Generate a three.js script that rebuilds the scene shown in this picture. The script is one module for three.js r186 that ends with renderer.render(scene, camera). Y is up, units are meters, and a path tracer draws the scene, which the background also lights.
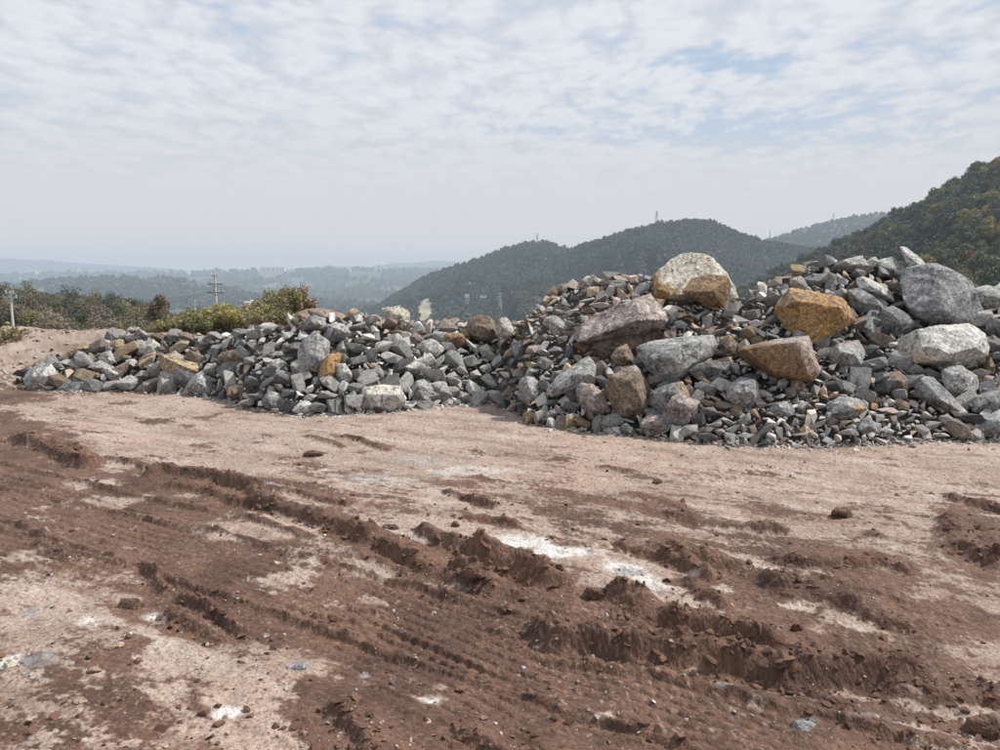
import * as THREE from 'three';
import { ConvexGeometry } from 'three/addons/geometries/ConvexGeometry.js';
import { mergeVertices, mergeGeometries, toCreasedNormals } from 'three/addons/utils/BufferGeometryUtils.js';

// ---------------------------------------------------------------- camera, sky, sun, exposure
const scene = new THREE.Scene();
const EYE = 1.6, F = 750, HORIZON = 277;
const PITCH = Math.atan((375 - HORIZON) / F);
const camera = new THREE.PerspectiveCamera(2 * Math.atan(375 / F) * 180 / Math.PI, 4 / 3, 0.1, 40000);
camera.position.set(0, EYE, 0);
camera.rotation.set(-PITCH, 0, 0);
const EXPOSURE = 1.35;
const renderer = new THREE.WebGLRenderer({ antialias: true });
renderer.setSize(1024, 768);
renderer.toneMapping = THREE.LinearToneMapping;
renderer.toneMappingExposure = EXPOSURE;
renderer.shadowMap.enabled = true;
const sun = new THREE.DirectionalLight(new THREE.Color(1, 0.95, 0.885), 4.1);
sun.name = 'sun';
sun.position.set(52, 66, -20);
sun.castShadow = true;
sun.shadow.radius = 5;
sun.shadow.mapSize.set(4096, 4096);
Object.assign(sun.shadow.camera, { left: -16, right: 16, top: 16, bottom: -16, near: 20, far: 220 });
sun.target.position.set(0, 0, -8);
scene.add(sun, sun.target);
scene.fog = new THREE.FogExp2(new THREE.Color(0.73, 0.86, 1.0), 0.00029);

// ---------------------------------------------------------------- random numbers and noise
function rngOf(seed) { let s = seed | 0; return () => { s = (s + 0x6d2b79f5) | 0; let t = Math.imul(s ^ (s >>> 15), 1 | s); t = (t + Math.imul(t ^ (t >>> 7), 61 | t)) ^ t; return ((t ^ (t >>> 14)) >>> 0) / 4294967296; }; }
const PERM = new Uint8Array(512);
{ const r = rngOf(77), p = [...Array(256).keys()]; for (let i = 255; i > 0; i--) { const j = Math.floor(r() * (i + 1)); [p[i], p[j]] = [p[j], p[i]]; } for (let i = 0; i < 512; i++) PERM[i] = p[i & 255]; }
const fade = (t) => t * t * t * (t * (t * 6 - 15) + 10);
function grad(h, x, y, z) { h &= 15; const u = h < 8 ? x : y, v = h < 4 ? y : h === 12 || h === 14 ? x : z; return ((h & 1) ? -u : u) + ((h & 2) ? -v : v); }
function noise3(x, y, z) {
  const fx = Math.floor(x), fy = Math.floor(y), fz = Math.floor(z), X = fx & 255, Y = fy & 255, Z = fz & 255;
  x -= fx; y -= fy; z -= fz;
  const u = fade(x), v = fade(y), w = fade(z), A = PERM[X] + Y, AA = PERM[A] + Z, AB = PERM[A + 1] + Z, B = PERM[X + 1] + Y, BA = PERM[B] + Z, BB = PERM[B + 1] + Z;
  const l = (t, a, b) => a + t * (b - a);
  return l(w, l(v, l(u, grad(PERM[AA], x, y, z), grad(PERM[BA], x - 1, y, z)), l(u, grad(PERM[AB], x, y - 1, z), grad(PERM[BB], x - 1, y - 1, z))),
    l(v, l(u, grad(PERM[AA + 1], x, y, z - 1), grad(PERM[BA + 1], x - 1, y, z - 1)), l(u, grad(PERM[AB + 1], x, y - 1, z - 1), grad(PERM[BB + 1], x - 1, y - 1, z - 1))));
}
function grad2(h, x, y) { h &= 7; const a = h & 1 ? -1 : 1, b = h & 2 ? -1 : 1; return h < 4 ? a * x + b * y : (h < 6 ? a * 1.41 * x : a * 1.41 * y); }
function noise2(x, y) {
  const fx = Math.floor(x), fy = Math.floor(y), X = fx & 255, Y = fy & 255;
  x -= fx; y -= fy;
  const u = fade(x), v = fade(y), A = PERM[X] + Y, B = PERM[X + 1] + Y;
  const n00 = grad2(PERM[A], x, y), n10 = grad2(PERM[B], x - 1, y), n01 = grad2(PERM[A + 1], x, y - 1), n11 = grad2(PERM[B + 1], x - 1, y - 1);
  const a = n00 + u * (n10 - n00), b = n01 + u * (n11 - n01);
  return a + v * (b - a);
}
function fbm2(x, y, o = 4, g = 0.5) { let s = 0, a = 1, n = 0; for (let i = 0; i < o; i++) { s += a * noise2(x, y); n += a; a *= g; x = x * 2.03 + 17.3; y = y * 2.03 - 9.1; } return s / n; }
function fbm3(x, y, z, o = 4) { let s = 0, a = 1, n = 0; for (let i = 0; i < o; i++) { s += a * noise3(x, y, z); n += a; a *= 0.5; x = x * 2.03 + 7.3; y = y * 2.03 - 9.1; z = z * 2.03 + 3.7; } return s / n; }
const clamp = (x, a = 0, b = 1) => Math.min(b, Math.max(a, x));
const sstep = (a, b, x) => { const t = clamp((x - a) / (b - a)); return t * t * (3 - 2 * t); };
const lerp = (a, b, t) => a + (b - a) * t;
const mix3 = (a, b, t) => [a[0] + (b[0] - a[0]) * t, a[1] + (b[1] - a[1]) * t, a[2] + (b[2] - a[2]) * t];
const lin = (c) => { c /= 255; return c <= 0.04045 ? c / 12.92 : Math.pow((c + 0.055) / 1.055, 2.4); };
const srgb = (r, g, b) => [lin(r), lin(g), lin(b)];
function curve(pts, x) { if (x <= pts[0][0]) return pts[0][1]; for (let i = 1; i < pts.length; i++) if (x <= pts[i][0]) { const t = (x - pts[i - 1][0]) / (pts[i][0] - pts[i - 1][0]); return lerp(pts[i - 1][1], pts[i][1], t); } return pts[pts.length - 1][1]; }

function puffs(x, y) { // rounded cells: near 1 in the middle of a small cloud, 0 between clouds
  const X = Math.floor(x), Y = Math.floor(y); let d = 9;
  for (let i = -1; i <= 1; i++) for (let j = -1; j <= 1; j++) { const h = PERM[(PERM[(X + i) & 255] + Y + j) & 255], k = PERM[(h + 91) & 255], a = X + i + 0.06 + 0.88 * h / 255 - x, b = Y + j + 0.06 + 0.88 * k / 255 - y; d = Math.min(d, a * a + b * b); }
  return Math.exp(-d * 2.6);
}
// the sky: a thin high sheet of small rippled clouds with a few blue gaps, fading to haze at the horizon
{
  const W = 3072, H = 1536, data = new Float32Array(W * H * 4);
  const haze0 = srgb(236, 230, 224), haze1 = srgb(227, 225, 224), haze2 = srgb(214, 218, 225), white = srgb(234, 237, 242), grey = srgb(208, 215, 226), blue = srgb(168, 197, 228);
  for (let j = 0; j < H; j++) {
    const el = ((j + 0.5) / H - 0.5) * Math.PI, deg = el * 180 / Math.PI, sy = Math.sin(el), cy = Math.cos(el);
    const base = deg < 6 ? mix3(haze0, haze1, clamp(deg / 6)) : mix3(haze1, haze2, clamp((deg - 6) / 14));
    for (let i = 0; i < W; i++) {
      const o = (j * W + i) * 4;
      let c = base;
      if (deg > 3) {
        const az = ((i + 0.5) / W - 0.5) * 2 * Math.PI, k = 1 / (sy + 0.045), u = Math.cos(az) * cy * k, v = Math.sin(az) * cy * k;
        const wx = noise2(u * 1.3 + 5, v * 1.3) * 0.12, wy = noise2(u * 1.3 - 8, v * 1.3 + 3) * 0.12, uu = u + wx, vv = v + wy;
        const cells = 1.15 * puffs(uu * 5.4 + 0.35 * noise2(uu * 9, vv * 9), vv * 3.9 + 0.35 * noise2(uu * 9 + 7, vv * 9)) + 0.45 * puffs(uu * 12.5 + 4, vv * 10) + 0.3 * noise2(uu * 3, vv * 3) + 0.32 * noise2(uu * 21, vv * 17 + 4) + 0.14 * noise2(uu * 43, vv * 36) - 1.0;
        const broad = noise2(u * 0.42 + 1.5, v * 0.42 + 7.2) + 0.5 * noise2(u * 0.95 + 3, v * 0.95);
        const gx = (u - 1.15) / 1.5, gz = (v + 4.35) / 0.62, gap = Math.exp(-(gx * gx + gz * gz)) + 0.55 * Math.exp(-(((u - 0.85) / 0.5) ** 2 + ((v + 3.2) / 0.35) ** 2));
        const cover = 0.82 + 0.30 * broad - 0.78 * gap + cells * 0.62;
        const a = sstep(-0.05, 0.62, cover);
        const tone = sstep(-0.75, 0.65, cells * 1.1 + 0.3 * broad);
        let cl = mix3(mix3(blue, grey, 0.25), mix3(grey, white, tone), a);
        const far = sstep(3.5, 15, deg - 0.6 * noise2(u * 0.6, v * 0.3));
        c = mix3(base, cl, far);
      }
      data[o] = c[0] / EXPOSURE; data[o + 1] = c[1] / EXPOSURE; data[o + 2] = c[2] / EXPOSURE; data[o + 3] = 1;
    }
  }
  const t = new THREE.DataTexture(data, W, H, THREE.RGBAFormat, THREE.FloatType);
  t.mapping = THREE.EquirectangularReflectionMapping; t.magFilter = THREE.LinearFilter; t.minFilter = THREE.LinearFilter; t.needsUpdate = true;
  scene.background = t; scene.environment = t;
}

// ---------------------------------------------------------------- where things stand: a point of the place from a direction of view and a distance
const cp = Math.cos(PITCH), sp = Math.sin(PITCH);
function ray(px, py) { const x = (px - 500) / F, y = (375 - py) / F; return [x, y * cp - sp, -cp - y * sp]; }
function at(px, py, depth) { const r = ray(px, py), t = depth / -r[2]; return new THREE.Vector3(r[0] * t, EYE + r[1] * t, -depth); }
function onGround(px, py, y = 0) { const r = ray(px, py), t = (y - EYE) / r[1]; return [r[0] * t, r[2] * t]; }
const groundDepth = (py) => -onGround(500, py)[1];

const used = {};
function named(name) { const n = used[name] = (used[name] ?? -1) + 1; return n ? name + '_' + String(n).padStart(3, '0') : name; }
function put(o, name, { label, category, group, kind, parent = scene } = {}) {
  o.name = parent === scene ? named(name) : name;
  if (label) o.userData.label = label;
  if (category) o.userData.category = category;
  if (group) o.userData.group = group;
  if (kind) o.userData.kind = kind;
  o.traverse((m) => { if (m.isMesh) { m.castShadow = true; m.receiveShadow = true; } });
  parent.add(o);
  return o;
}
function geom(pos, idx, col, uv) {
  const g = new THREE.BufferGeometry();
  g.setAttribute('position', new THREE.BufferAttribute(pos instanceof Float32Array ? pos : new Float32Array(pos), 3));
  if (col) g.setAttribute('color', new THREE.BufferAttribute(col instanceof Float32Array ? col : new Float32Array(col), 3));
  if (uv) g.setAttribute('uv', new THREE.BufferAttribute(uv instanceof Float32Array ? uv : new Float32Array(uv), 2));
  if (idx) g.setIndex(new THREE.BufferAttribute(idx instanceof Uint32Array ? idx : new Uint32Array(idx), 1));
  return g;
}
function greyTexture(n, f, rep) {
  const d = new Uint8Array(n * n * 4);
  for (let y = 0; y < n; y++) for (let x = 0; x < n; x++) { const v = clamp(f(x / n, y / n), 0, 1) * 255, o = (y * n + x) * 4; d[o] = d[o + 1] = d[o + 2] = v; d[o + 3] = 255; }
  const t = new THREE.DataTexture(d, n, n, THREE.RGBAFormat); t.wrapS = t.wrapT = THREE.RepeatWrapping; t.magFilter = THREE.LinearFilter; t.needsUpdate = true;
  if (rep) t.repeat.set(rep, rep);
  return t;
}
// noise that wraps: sampled on a torus
function tiled(u, v, f, seed) { const a = u * 2 * Math.PI, b = v * 2 * Math.PI, R = f / (2 * Math.PI); return noise3(Math.cos(a) * R + seed, Math.sin(a) * R + 3.1 * Math.cos(b) * 0 + seed * 1.7, Math.cos(b) * R + Math.sin(b) * R * 1.37); }
function wrapNoise(f, seed) { // a lattice noise of f x f cells that repeats
  const r = rngOf(seed), n = f * f, g = new Float32Array(n); for (let i = 0; i < n; i++) g[i] = r();
  return (u, v) => { const x = u * f, y = v * f, ix = Math.floor(x), iy = Math.floor(y), a = fade(x - ix), b = fade(y - iy), X = ((ix % f) + f) % f, Y = ((iy % f) + f) % f, X1 = (X + 1) % f, Y1 = (Y + 1) % f;
    return lerp(lerp(g[Y * f + X], g[Y * f + X1], a), lerp(g[Y1 * f + X], g[Y1 * f + X1], a), b); };
}
const wn = [12, 31, 67, 140, 290].map((f, i) => wrapNoise(f, 100 + i));
const grainTexture = greyTexture(1024, (u, v) => { let s = 0.22 * wn[0](u, v) + 0.24 * wn[1](u, v) + 0.24 * wn[2](u, v) + 0.2 * wn[3](u, v) + 0.1 * wn[4](u, v); return s; });
const tintTexture = greyTexture(1024, (u, v) => { const a = wn[2](u + 0.3, v), b = wn[3](u, v + 0.4), c = wn[4](u, v); let s = 0.74 + 0.26 * (a - 0.5) + 0.3 * (b - 0.5) + 0.24 * (c - 0.5); const pale = wn[3](u + 0.7, v + 0.2); if (pale > 0.83) s += (pale - 0.83) * 1.2; if (pale < 0.14) s -= (0.14 - pale) * 1.4; return s; });
tintTexture.colorSpace = THREE.NoColorSpace;
// ---------------------------------------------------------------- the ground: relief and wear gathered on a map of the yard in metres
const RX0 = -10, RX1 = 10, RZ0 = -15, RZ1 = -1, CELL = 0.0125, NX = Math.round((RX1 - RX0) / CELL), NZ = Math.round((RZ1 - RZ0) / CELL);
const Hm = new Float32Array(NX * NZ), Mm = new Float32Array(NX * NZ), Wm = new Float32Array(NX * NZ), Cm = new Float32Array(NX * NZ), Gm = new Float32Array(NX * NZ), Tm = new Float32Array(NX * NZ);
const sD = new Float32Array(NX * NZ), sS = new Float32Array(NX * NZ), sT = new Float32Array(NX * NZ);
function stroke(px, R, fn) {
  const w = px.map(([a, b]) => onGround(a, b)), c = new THREE.CatmullRomCurve3(w.map(([x, z]) => new THREE.Vector3(x, 0, z)), false, 'centripetal'), L = c.getLength(), n = Math.max(2, Math.ceil(L / 0.06)), P = c.getSpacedPoints(n);
  let x0 = 1e9, x1 = -1e9, z0 = 1e9, z1 = -1e9;
  for (const p of P) { x0 = Math.min(x0, p.x); x1 = Math.max(x1, p.x); z0 = Math.min(z0, p.z); z1 = Math.max(z1, p.z); }
  const cx = (x) => clamp(Math.floor((x - RX0) / CELL), 0, NX - 1), cz = (z) => clamp(Math.floor((z - RZ0) / CELL), 0, NZ - 1);
  const I0 = cx(x0 - R), I1 = cx(x1 + R), J0 = cz(z0 - R), J1 = cz(z1 + R);
  for (let j = J0; j <= J1; j++) sD.fill(1e9, j * NX + I0, j * NX + I1 + 1);
  for (let k = 0; k < n; k++) {
    const a = P[k], b = P[k + 1], dx = b.x - a.x, dz = b.z - a.z, l = Math.hypot(dx, dz) || 1e-6, ux = dx / l, uz = dz / l;
    let nx = -uz, nz = ux; if (nz < 0) { nx = -nx; nz = -nz; }
    const i0 = cx(Math.min(a.x, b.x) - R), i1 = cx(Math.max(a.x, b.x) + R), j0 = cz(Math.min(a.z, b.z) - R), j1 = cz(Math.max(a.z, b.z) + R);
    for (let j = j0; j <= j1; j++) for (let i = i0; i <= i1; i++) {
      const x = RX0 + (i + 0.5) * CELL - a.x, z = RZ0 + (j + 0.5) * CELL - a.z, s = clamp(x * ux + z * uz, 0, l), ex = x - s * ux, ez = z - s * uz, d = ex * ex + ez * ez, o = j * NX + i;
      if (d < sD[o]) { sD[o] = d; sS[o] = (k * L / n) + s; sT[o] = Math.sqrt(d) * (ex * nx + ez * nz >= 0 ? 1 : -1); }
    }
  }
  for (let j = J0; j <= J1; j++) for (let i = I0; i <= I1; i++) { const o = j * NX + i; if (sD[o] < R * R) fn(o, sS[o], sT[o], RX0 + (i + 0.5) * CELL, RZ0 + (j + 0.5) * CELL, L); }
}
function blob(px, py, rx, ry, fn) { // an ellipse seen rx, ry wide, laid on the ground
  const [x, z] = onGround(px, py), d = -z, wx = rx * d / F, wz = ry * d * d / (EYE * F), R = 1.5;
  const i0 = clamp(Math.floor((x - wx * R - RX0) / CELL), 0, NX - 1), i1 = clamp(Math.floor((x + wx * R - RX0) / CELL), 0, NX - 1), j0 = clamp(Math.floor((z - wz * R - RZ0) / CELL), 0, NZ - 1), j1 = clamp(Math.floor((z + wz * R - RZ0) / CELL), 0, NZ - 1);
  for (let j = j0; j <= j1; j++) for (let i = i0; i <= i1; i++) { const X = RX0 + (i + 0.5) * CELL, Z = RZ0 + (j + 0.5) * CELL, q = Math.hypot((X - x) / wx, (Z - z) / wz) + 0.45 * noise2(X * 3.1, Z * 3.1) + 0.3 * noise2(X * 9, Z * 9); if (q < 1.5) fn(j * NX + i, q, X, Z); }
}
const ends = (s, L, e = 0.35) => sstep(0, e, s) * sstep(0, e, L - s);
for (let j = 0; j < NZ; j++) for (let i = 0; i < NX; i++) { const x = RX0 + (i + 0.5) * CELL, z = RZ0 + (j + 0.5) * CELL; Mm[j * NX + i] = (0.40 * sstep(-6.9, -5.6, z + 0.5 * noise2(x * 0.6, z * 0.8)) + 0.20 * sstep(-4.6, -3.8, z)) * (0.75 + 0.5 * noise2(x * 0.5 + 3, z * 0.7)); }
// wet mud
const mud = (px, hw, amount = 1, sink = 0) => stroke(px, hw * 1.6, (o, s, t, x, z, L) => { const e = Math.min(1, ends(s, L, 0.5) + 0.2), k = amount * e * (1 - sstep(0.35, 1.55, Math.abs(t) / hw + 0.35 * noise2(x * 2.3 + 4, z * 2.3) + 0.22 * noise2(x * 7, z * 7))); Mm[o] = Math.max(Mm[o], k); Hm[o] -= sink * k; });
mud([[-260, 470], [-60, 500], [80, 530], [230, 565], [400, 615], [560, 655], [760, 705], [1000, 770]], 0.50, 1, 0.03);
mud([[-260, 430], [-60, 450], [40, 480], [150, 505], [240, 525]], 0.55, 1, 0.012);
mud([[-160, 400], [-40, 415], [20, 435], [60, 447]], 0.5, 0.95);
mud([[-60, 380], [0, 392], [40, 405]], 0.5, 0.8); mud([[-80, 372], [0, 374], [50, 372]], 0.35, 0.75); mud([[-80, 388], [0, 386], [20, 388]], 0.3, 0.7);
mud([[140, 574], [260, 600], [400, 640], [520, 690], [640, 760]], 0.30, 1, 0.02);
mud([[300, 640], [420, 690], [520, 730], [600, 790]], 0.42, 1);
mud([[-100, 640], [0, 645], [45, 635]], 0.20, 0.9);
mud([[60, 700], [110, 670], [150, 640], [130, 600], [110, 585]], 0.13, 0.75);
mud([[130, 560], [180, 590], [230, 620], [280, 650]], 0.22, 1);
mud([[20, 720], [60, 745], [100, 790]], 0.16, 0.8);
mud([[230, 700], [300, 715], [350, 735], [400, 790]], 0.13, 0.75);
mud([[150, 478], [200, 485], [260, 500], [330, 525], [400, 552], [470, 578], [540, 600], [620, 625]], 0.20, 1);
mud([[190, 477], [270, 481], [320, 490], [358, 506]], 0.13, 0.95);
mud([[470, 590], [560, 625], [660, 648], [760, 660], [930, 672], [1040, 680]], 0.26, 1);
mud([[430, 535], [500, 563], [570, 590], [640, 612], [720, 640]], 0.16, 1);
mud([[612, 543], [660, 558], [720, 580], [780, 610], [860, 640]], 0.26, 1);
mud([[720, 560], [790, 565], [880, 590], [960, 630], [1040, 660]], 0.36, 1);
mud([[760, 552], [850, 556], [930, 580]], 0.16, 1);
mud([[950, 500], [975, 530], [985, 560], [1040, 600]], 0.28, 0.9);
mud([[900, 690], [980, 710], [1060, 730]], 0.3, 0.95);
mud([[930, 490], [975, 505], [1030, 520]], 0.12, 0.9);
mud([[440, 490], [480, 500], [520, 512]], 0.14, 0.7);
mud([[520, 640], [640, 680], [760, 720], [900, 770]], 0.55, 0.9); mud([[100, 480], [220, 530], [330, 560], [420, 590]], 0.30, 0.7); mud([[420, 470], [520, 490], [640, 520], [760, 545], [900, 575]], 0.35, 0.55); mud([[250, 455], [330, 470], [420, 490]], 0.2, 0.5);
mud([[450, 518], [480, 520], [540, 535]], 0.10, 0.95);
mud([[590, 505], [660, 512], [720, 530]], 0.28, 0.55);
mud([[640, 480], [690, 500], [760, 505], [840, 520]], 0.30, 0.45);
mud([[470, 455], [540, 460], [580, 470]], 0.25, 0.42);
mud([[760, 480], [830, 470], [890, 474]], 0.22, 0.42);
for (const [a, b, c, d, k = 0.95] of [[120, 405, 20, 4], [155, 421, 24, 5], [210, 416, 14, 4], [200, 445, 24, 5], [188, 426, 14, 4], [312, 454, 15, 5], [360, 453, 14, 5, 0.7], [470, 450, 18, 4, 0.7], [476, 494, 22, 6, 0.8], [340, 438, 14, 3, 0.7], [380, 446, 20, 3, 0.8], [262, 437, 14, 4, 0.5], [150, 462, 50, 8, 0.55], [205, 512, 15, 4], [240, 447, 40, 6, 0.4], [560, 460, 26, 5, 0.6], [640, 478, 22, 5, 0.8], [655, 505, 30, 6, 0.6], [720, 505, 40, 8, 0.4], [840, 540, 40, 8, 0.6], [390, 470, 30, 5, 0.4], [700, 520, 50, 6, 0.6], [60, 412, 30, 6, 0.7], [70, 395, 40, 6, 0.5], [850, 500, 60, 10, 0.35], [925, 520, 30, 14, 0.4], [350, 560, 30, 6, 0.6], [410, 580, 30, 6, 0.6], [880, 470, 40, 8, 0.3]])
  blob(a, b, c, d, (o, q, X, Z) => { const m = k * (1 - sstep(0.1, 1.3, q)); Mm[o] = Math.max(Mm[o], 0.9 * m); Hm[o] += 0.012 * m * (0.5 + noise2(X * 8, Z * 8)); });
// dry, pale patches that show through
const dry = (a, b, c, d, k = 1) => blob(a, b, c, d, (o, q) => { const m = k * (1 - sstep(0.15, 1.3, q)); Mm[o] *= 1 - 0.92 * m; });
for (const p of [[190, 655, 62, 24], [235, 690, 70, 26, 0.85], [160, 690, 30, 14, 0.8], [50, 590, 62, 15, 0.9], [250, 730, 60, 16, 0.5], [12, 685, 26, 18, 0.85], [270, 528, 80, 15], [130, 545, 18, 5, 0.9], [115, 498, 70, 8, 0.8], [90, 482, 40, 6, 0.8], [290, 572, 40, 8, 0.9], [395, 563, 50, 9, 0.85], [110, 632, 50, 8, 0.6], [635, 575, 60, 24], [590, 560, 40, 10], [725, 590, 22, 10, 0.9], [800, 605, 26, 10, 0.8], [815, 630, 16, 8, 0.9], [940, 590, 40, 12, 0.8], [985, 600, 30, 14, 0.8], [690, 672, 60, 8, 0.8], [800, 690, 70, 12, 0.85], [900, 720, 40, 8, 0.75], [875, 630, 20, 8, 0.7], [430, 690, 22, 5, 0.8], [130, 745, 20, 8, 0.8], [380, 592, 30, 5, 0.6], [960, 490, 36, 10, 0.9], [60, 620, 60, 8, 0.6], [740, 700, 40, 5, 0.5], [450, 640, 20, 3, 0.5], [370, 650, 20, 4, 0.4]]) dry(...p);
// chalky spill and grey rock dust
for (const [a, b, c, d, k = 1] of [[500, 545, 55, 9], [560, 552, 40, 7], [620, 568, 26, 8], [640, 585, 34, 16, 0.5], [330, 470, 10, 2, 0.5], [272, 487, 16, 3, 0.7], [225, 710, 18, 9, 0.95], [155, 612, 14, 6, 0.8], [100, 620, 26, 8, 0.4], [430, 692, 14, 4, 0.7], [8, 662, 12, 8, 0.8], [380, 478, 60, 6, 0.25], [470, 470, 60, 6, 0.3], [700, 610, 20, 8, 0.3]]) blob(a, b, c, d, (o, q) => { Wm[o] = Math.max(Wm[o], k * (1 - sstep(0.35, 1.15, q))); });
for (const [a, b, c, d, k = 1] of [[628, 572, 18, 6], [520, 552, 20, 4, 0.6], [40, 660, 20, 10, 0.8], [805, 712, 16, 6], [870, 712, 20, 5, 0.6], [300, 658, 14, 6, 0.8], [365, 660, 8, 4, 0.8], [40, 610, 22, 7, 0.6], [725, 682, 16, 4, 0.6], [420, 460, 60, 8, 0.35], [240, 440, 30, 6, 0.25]]) blob(a, b, c, d, (o, q) => { Gm[o] = Math.max(Gm[o], k * (1 - sstep(0.4, 1.15, q))); });
// ridges of squeezed-up mud: a steep broken side towards the viewer (front) and a gentle back
const RIDGES = [];
function ridge(px, h, wb, wf, { lug = 0, pitch = 0.11, rough = 1, keep = 0, breaks = 0.36 } = {}) {
  RIDGES.push([px, h, wf, lug]); wf = Math.max(wf * 1.1, h * 0.85);
  stroke(px, Math.max(wb, wf) * 1.9 + 0.05, (o, s, t, x, z, L) => {
    const wob = 0.35 * noise2(s * 2.6 + px[0][0], 0.5) + 0.3 * noise2(s * 7.1 + px[0][1], 2.5);
    const along = clamp(0.78 + breaks * (noise2(s * 3.3, px[0][1] * 0.37) + 0.6 * noise2(s * 9.7, px[0][0] * 0.21)), keep, 1.5) * ends(s, L, 0.14);
    const tt = t + wob * wf * 0.8 + 0.010 * rough * noise2(x * 13, z * 13) + 0.004 * rough * noise2(x * 35, z * 35);
    let p = tt > 0 ? 1 - sstep(0.15, 1, tt / wf) : 1 - sstep(0, 1, -tt / wb);
    if (lug) { const q = Math.abs(((s / pitch + 0.9 * t / pitch) % 1) - 0.5) * 2; p *= 1 - lug * (1 - sstep(0.12, 0.45, q)); }
    const add = h * along * p;
    if (add > 0.001) { Hm[o] += add * (1 + 0.3 * rough * noise2(x * 13, z * 13)); Mm[o] = Math.max(Mm[o], Math.min(1, add / 0.02)); Cm[o] = Math.max(Cm[o], p * along * clamp(h / 0.08)); }
    const foot = Math.exp(-(((tt - wf * 1.15) / (wf * 0.5)) ** 2)); Hm[o] -= 0.16 * h * foot * along; Cm[o] = Math.max(Cm[o], 0.75 * foot * along * clamp(h / 0.08));
  });
}
ridge([[10, 437], [30, 443], [55, 452], [80, 461], [98, 466]], 0.10, 0.20, 0.09);
ridge([[45, 446], [70, 450], [90, 455]], 0.06, 0.10, 0.06);
ridge([[98, 458], [125, 464], [152, 471]], 0.05, 0.10, 0.05);
ridge([[149, 478], [158, 470], [190, 473], [220, 478], [245, 487], [262, 500]], 0.075, 0.14, 0.07);
ridge([[160, 483], [190, 487], [215, 493], [235, 500], [262, 506]], 0.06, 0.10, 0.06);
ridge([[255, 500], [285, 512], [310, 519], [337, 526], [360, 534], [378, 545]], 0.085, 0.18, 0.08);
ridge([[215, 481], [260, 489], [300, 494], [330, 500], [357, 507]], 0.04, 0.16, 0.04);
ridge([[372, 540], [385, 548], [405, 556], [425, 565], [440, 575]], 0.07, 0.20, 0.06);
ridge([[440, 568], [460, 576], [480, 584], [505, 590]], 0.08, 0.14, 0.09, { breaks: 0.8 });
ridge([[420, 527], [440, 540], [465, 550], [490, 560], [500, 571]], 0.085, 0.10, 0.08);
ridge([[462, 553], [490, 558], [520, 567], [545, 576], [572, 588]], 0.11, 0.10, 0.13, { lug: 0.55, pitch: 0.12, breaks: 0.25 });
ridge([[592, 596], [615, 596], [640, 606], [665, 612]], 0.085, 0.10, 0.14, { lug: 0.35, pitch: 0.16, breaks: 0.3 });
ridge([[450, 566], [480, 580], [510, 588], [540, 596]], 0.07, 0.12, 0.07);
ridge([[524, 618], [545, 632], [580, 640], [630, 645], [680, 651], [730, 657], [780, 664], [830, 669], [880, 672], [945, 676]], 0.115, 0.18, 0.065, { breaks: 0.28, keep: 0.7 });
ridge([[640, 616], [680, 622], [720, 630], [760, 640], [800, 650]], 0.09, 0.12, 0.07);

ridge([[680, 575], [700, 590], [722, 606], [740, 618]], 0.05, 0.03, 0.08);
ridge([[610, 542], [640, 552], [670, 560], [700, 572], [722, 580]], 0.075, 0.12, 0.06);
ridge([[640, 540], [690, 550], [740, 566], [790, 590], [830, 605]], 0.05, 0.14, 0.10);
ridge([[760, 556], [800, 562], [845, 565], [880, 566], [925, 580]], 0.055, 0.18, 0.05);
ridge([[755, 576], [800, 588], [850, 604], [900, 622], [930, 640]], 0.06, 0.18, 0.09);
ridge([[935, 492], [960, 502], [985, 508], [1030, 522]], 0.05, 0.16, 0.05);
ridge([[950, 520], [960, 540], [980, 556], [1020, 570]], 0.07, 0.15, 0.10);
ridge([[146, 557], [160, 572], [172, 588]], 0.045, 0.03, 0.05);
ridge([[172, 588], [200, 597], [225, 612], [245, 625], [264, 637]], 0.065, 0.06, 0.05, { lug: 0.3, pitch: 0.07 });
ridge([[162, 600], [180, 612], [200, 622], [222, 634], [236, 640]], 0.055, 0.10, 0.06, { lug: 0.4, pitch: 0.07 });
ridge([[-10, 514], [15, 518], [40, 528], [62, 533]], 0.04, 0.05, 0.05);
ridge([[30, 535], [50, 545], [75, 556]], 0.03, 0.06, 0.05);
ridge([[316, 700], [338, 710], [356, 725], [366, 742], [392, 775]], 0.05, 0.16, 0.03, { breaks: 0.3 });
ridge([[445, 721], [470, 734], [492, 750], [525, 778]], 0.06, 0.12, 0.04);
ridge([[290, 606], [330, 606], [372, 610]], 0.025, 0.08, 0.02, { keep: 0.8, breaks: 0.2 });
ridge([[322, 623], [350, 624], [388, 627]], 0.025, 0.08, 0.02, { keep: 0.8, breaks: 0.2 });
ridge([[960, 700], [972, 712], [985, 722]], 0.08, 0.10, 0.10, { breaks: 0.8 });
ridge([[870, 690], [930, 690], [1000, 700], [1060, 720]], 0.05, 0.2, 0.1);
ridge([[440, 489], [460, 497], [485, 503], [505, 509]], 0.045, 0.08, 0.05);
ridge([[450, 521], [470, 519], [500, 522], [530, 530]], 0.045, 0.08, 0.05);
ridge([[610, 498], [650, 500], [690, 510]], 0.03, 0.2, 0.06);
ridge([[650, 510], [690, 520], [740, 528], [800, 530]], 0.035, 0.2, 0.06, { breaks: 0.9 });
ridge([[300, 437], [330, 444], [350, 450]], 0.03, 0.1, 0.05); ridge([[340, 436], [370, 444], [392, 453]], 0.035, 0.1, 0.05);
ridge([[590, 466], [625, 470], [640, 475]], 0.03, 0.1, 0.05); ridge([[855, 532], [875, 538], [890, 545]], 0.035, 0.1, 0.06);
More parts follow.
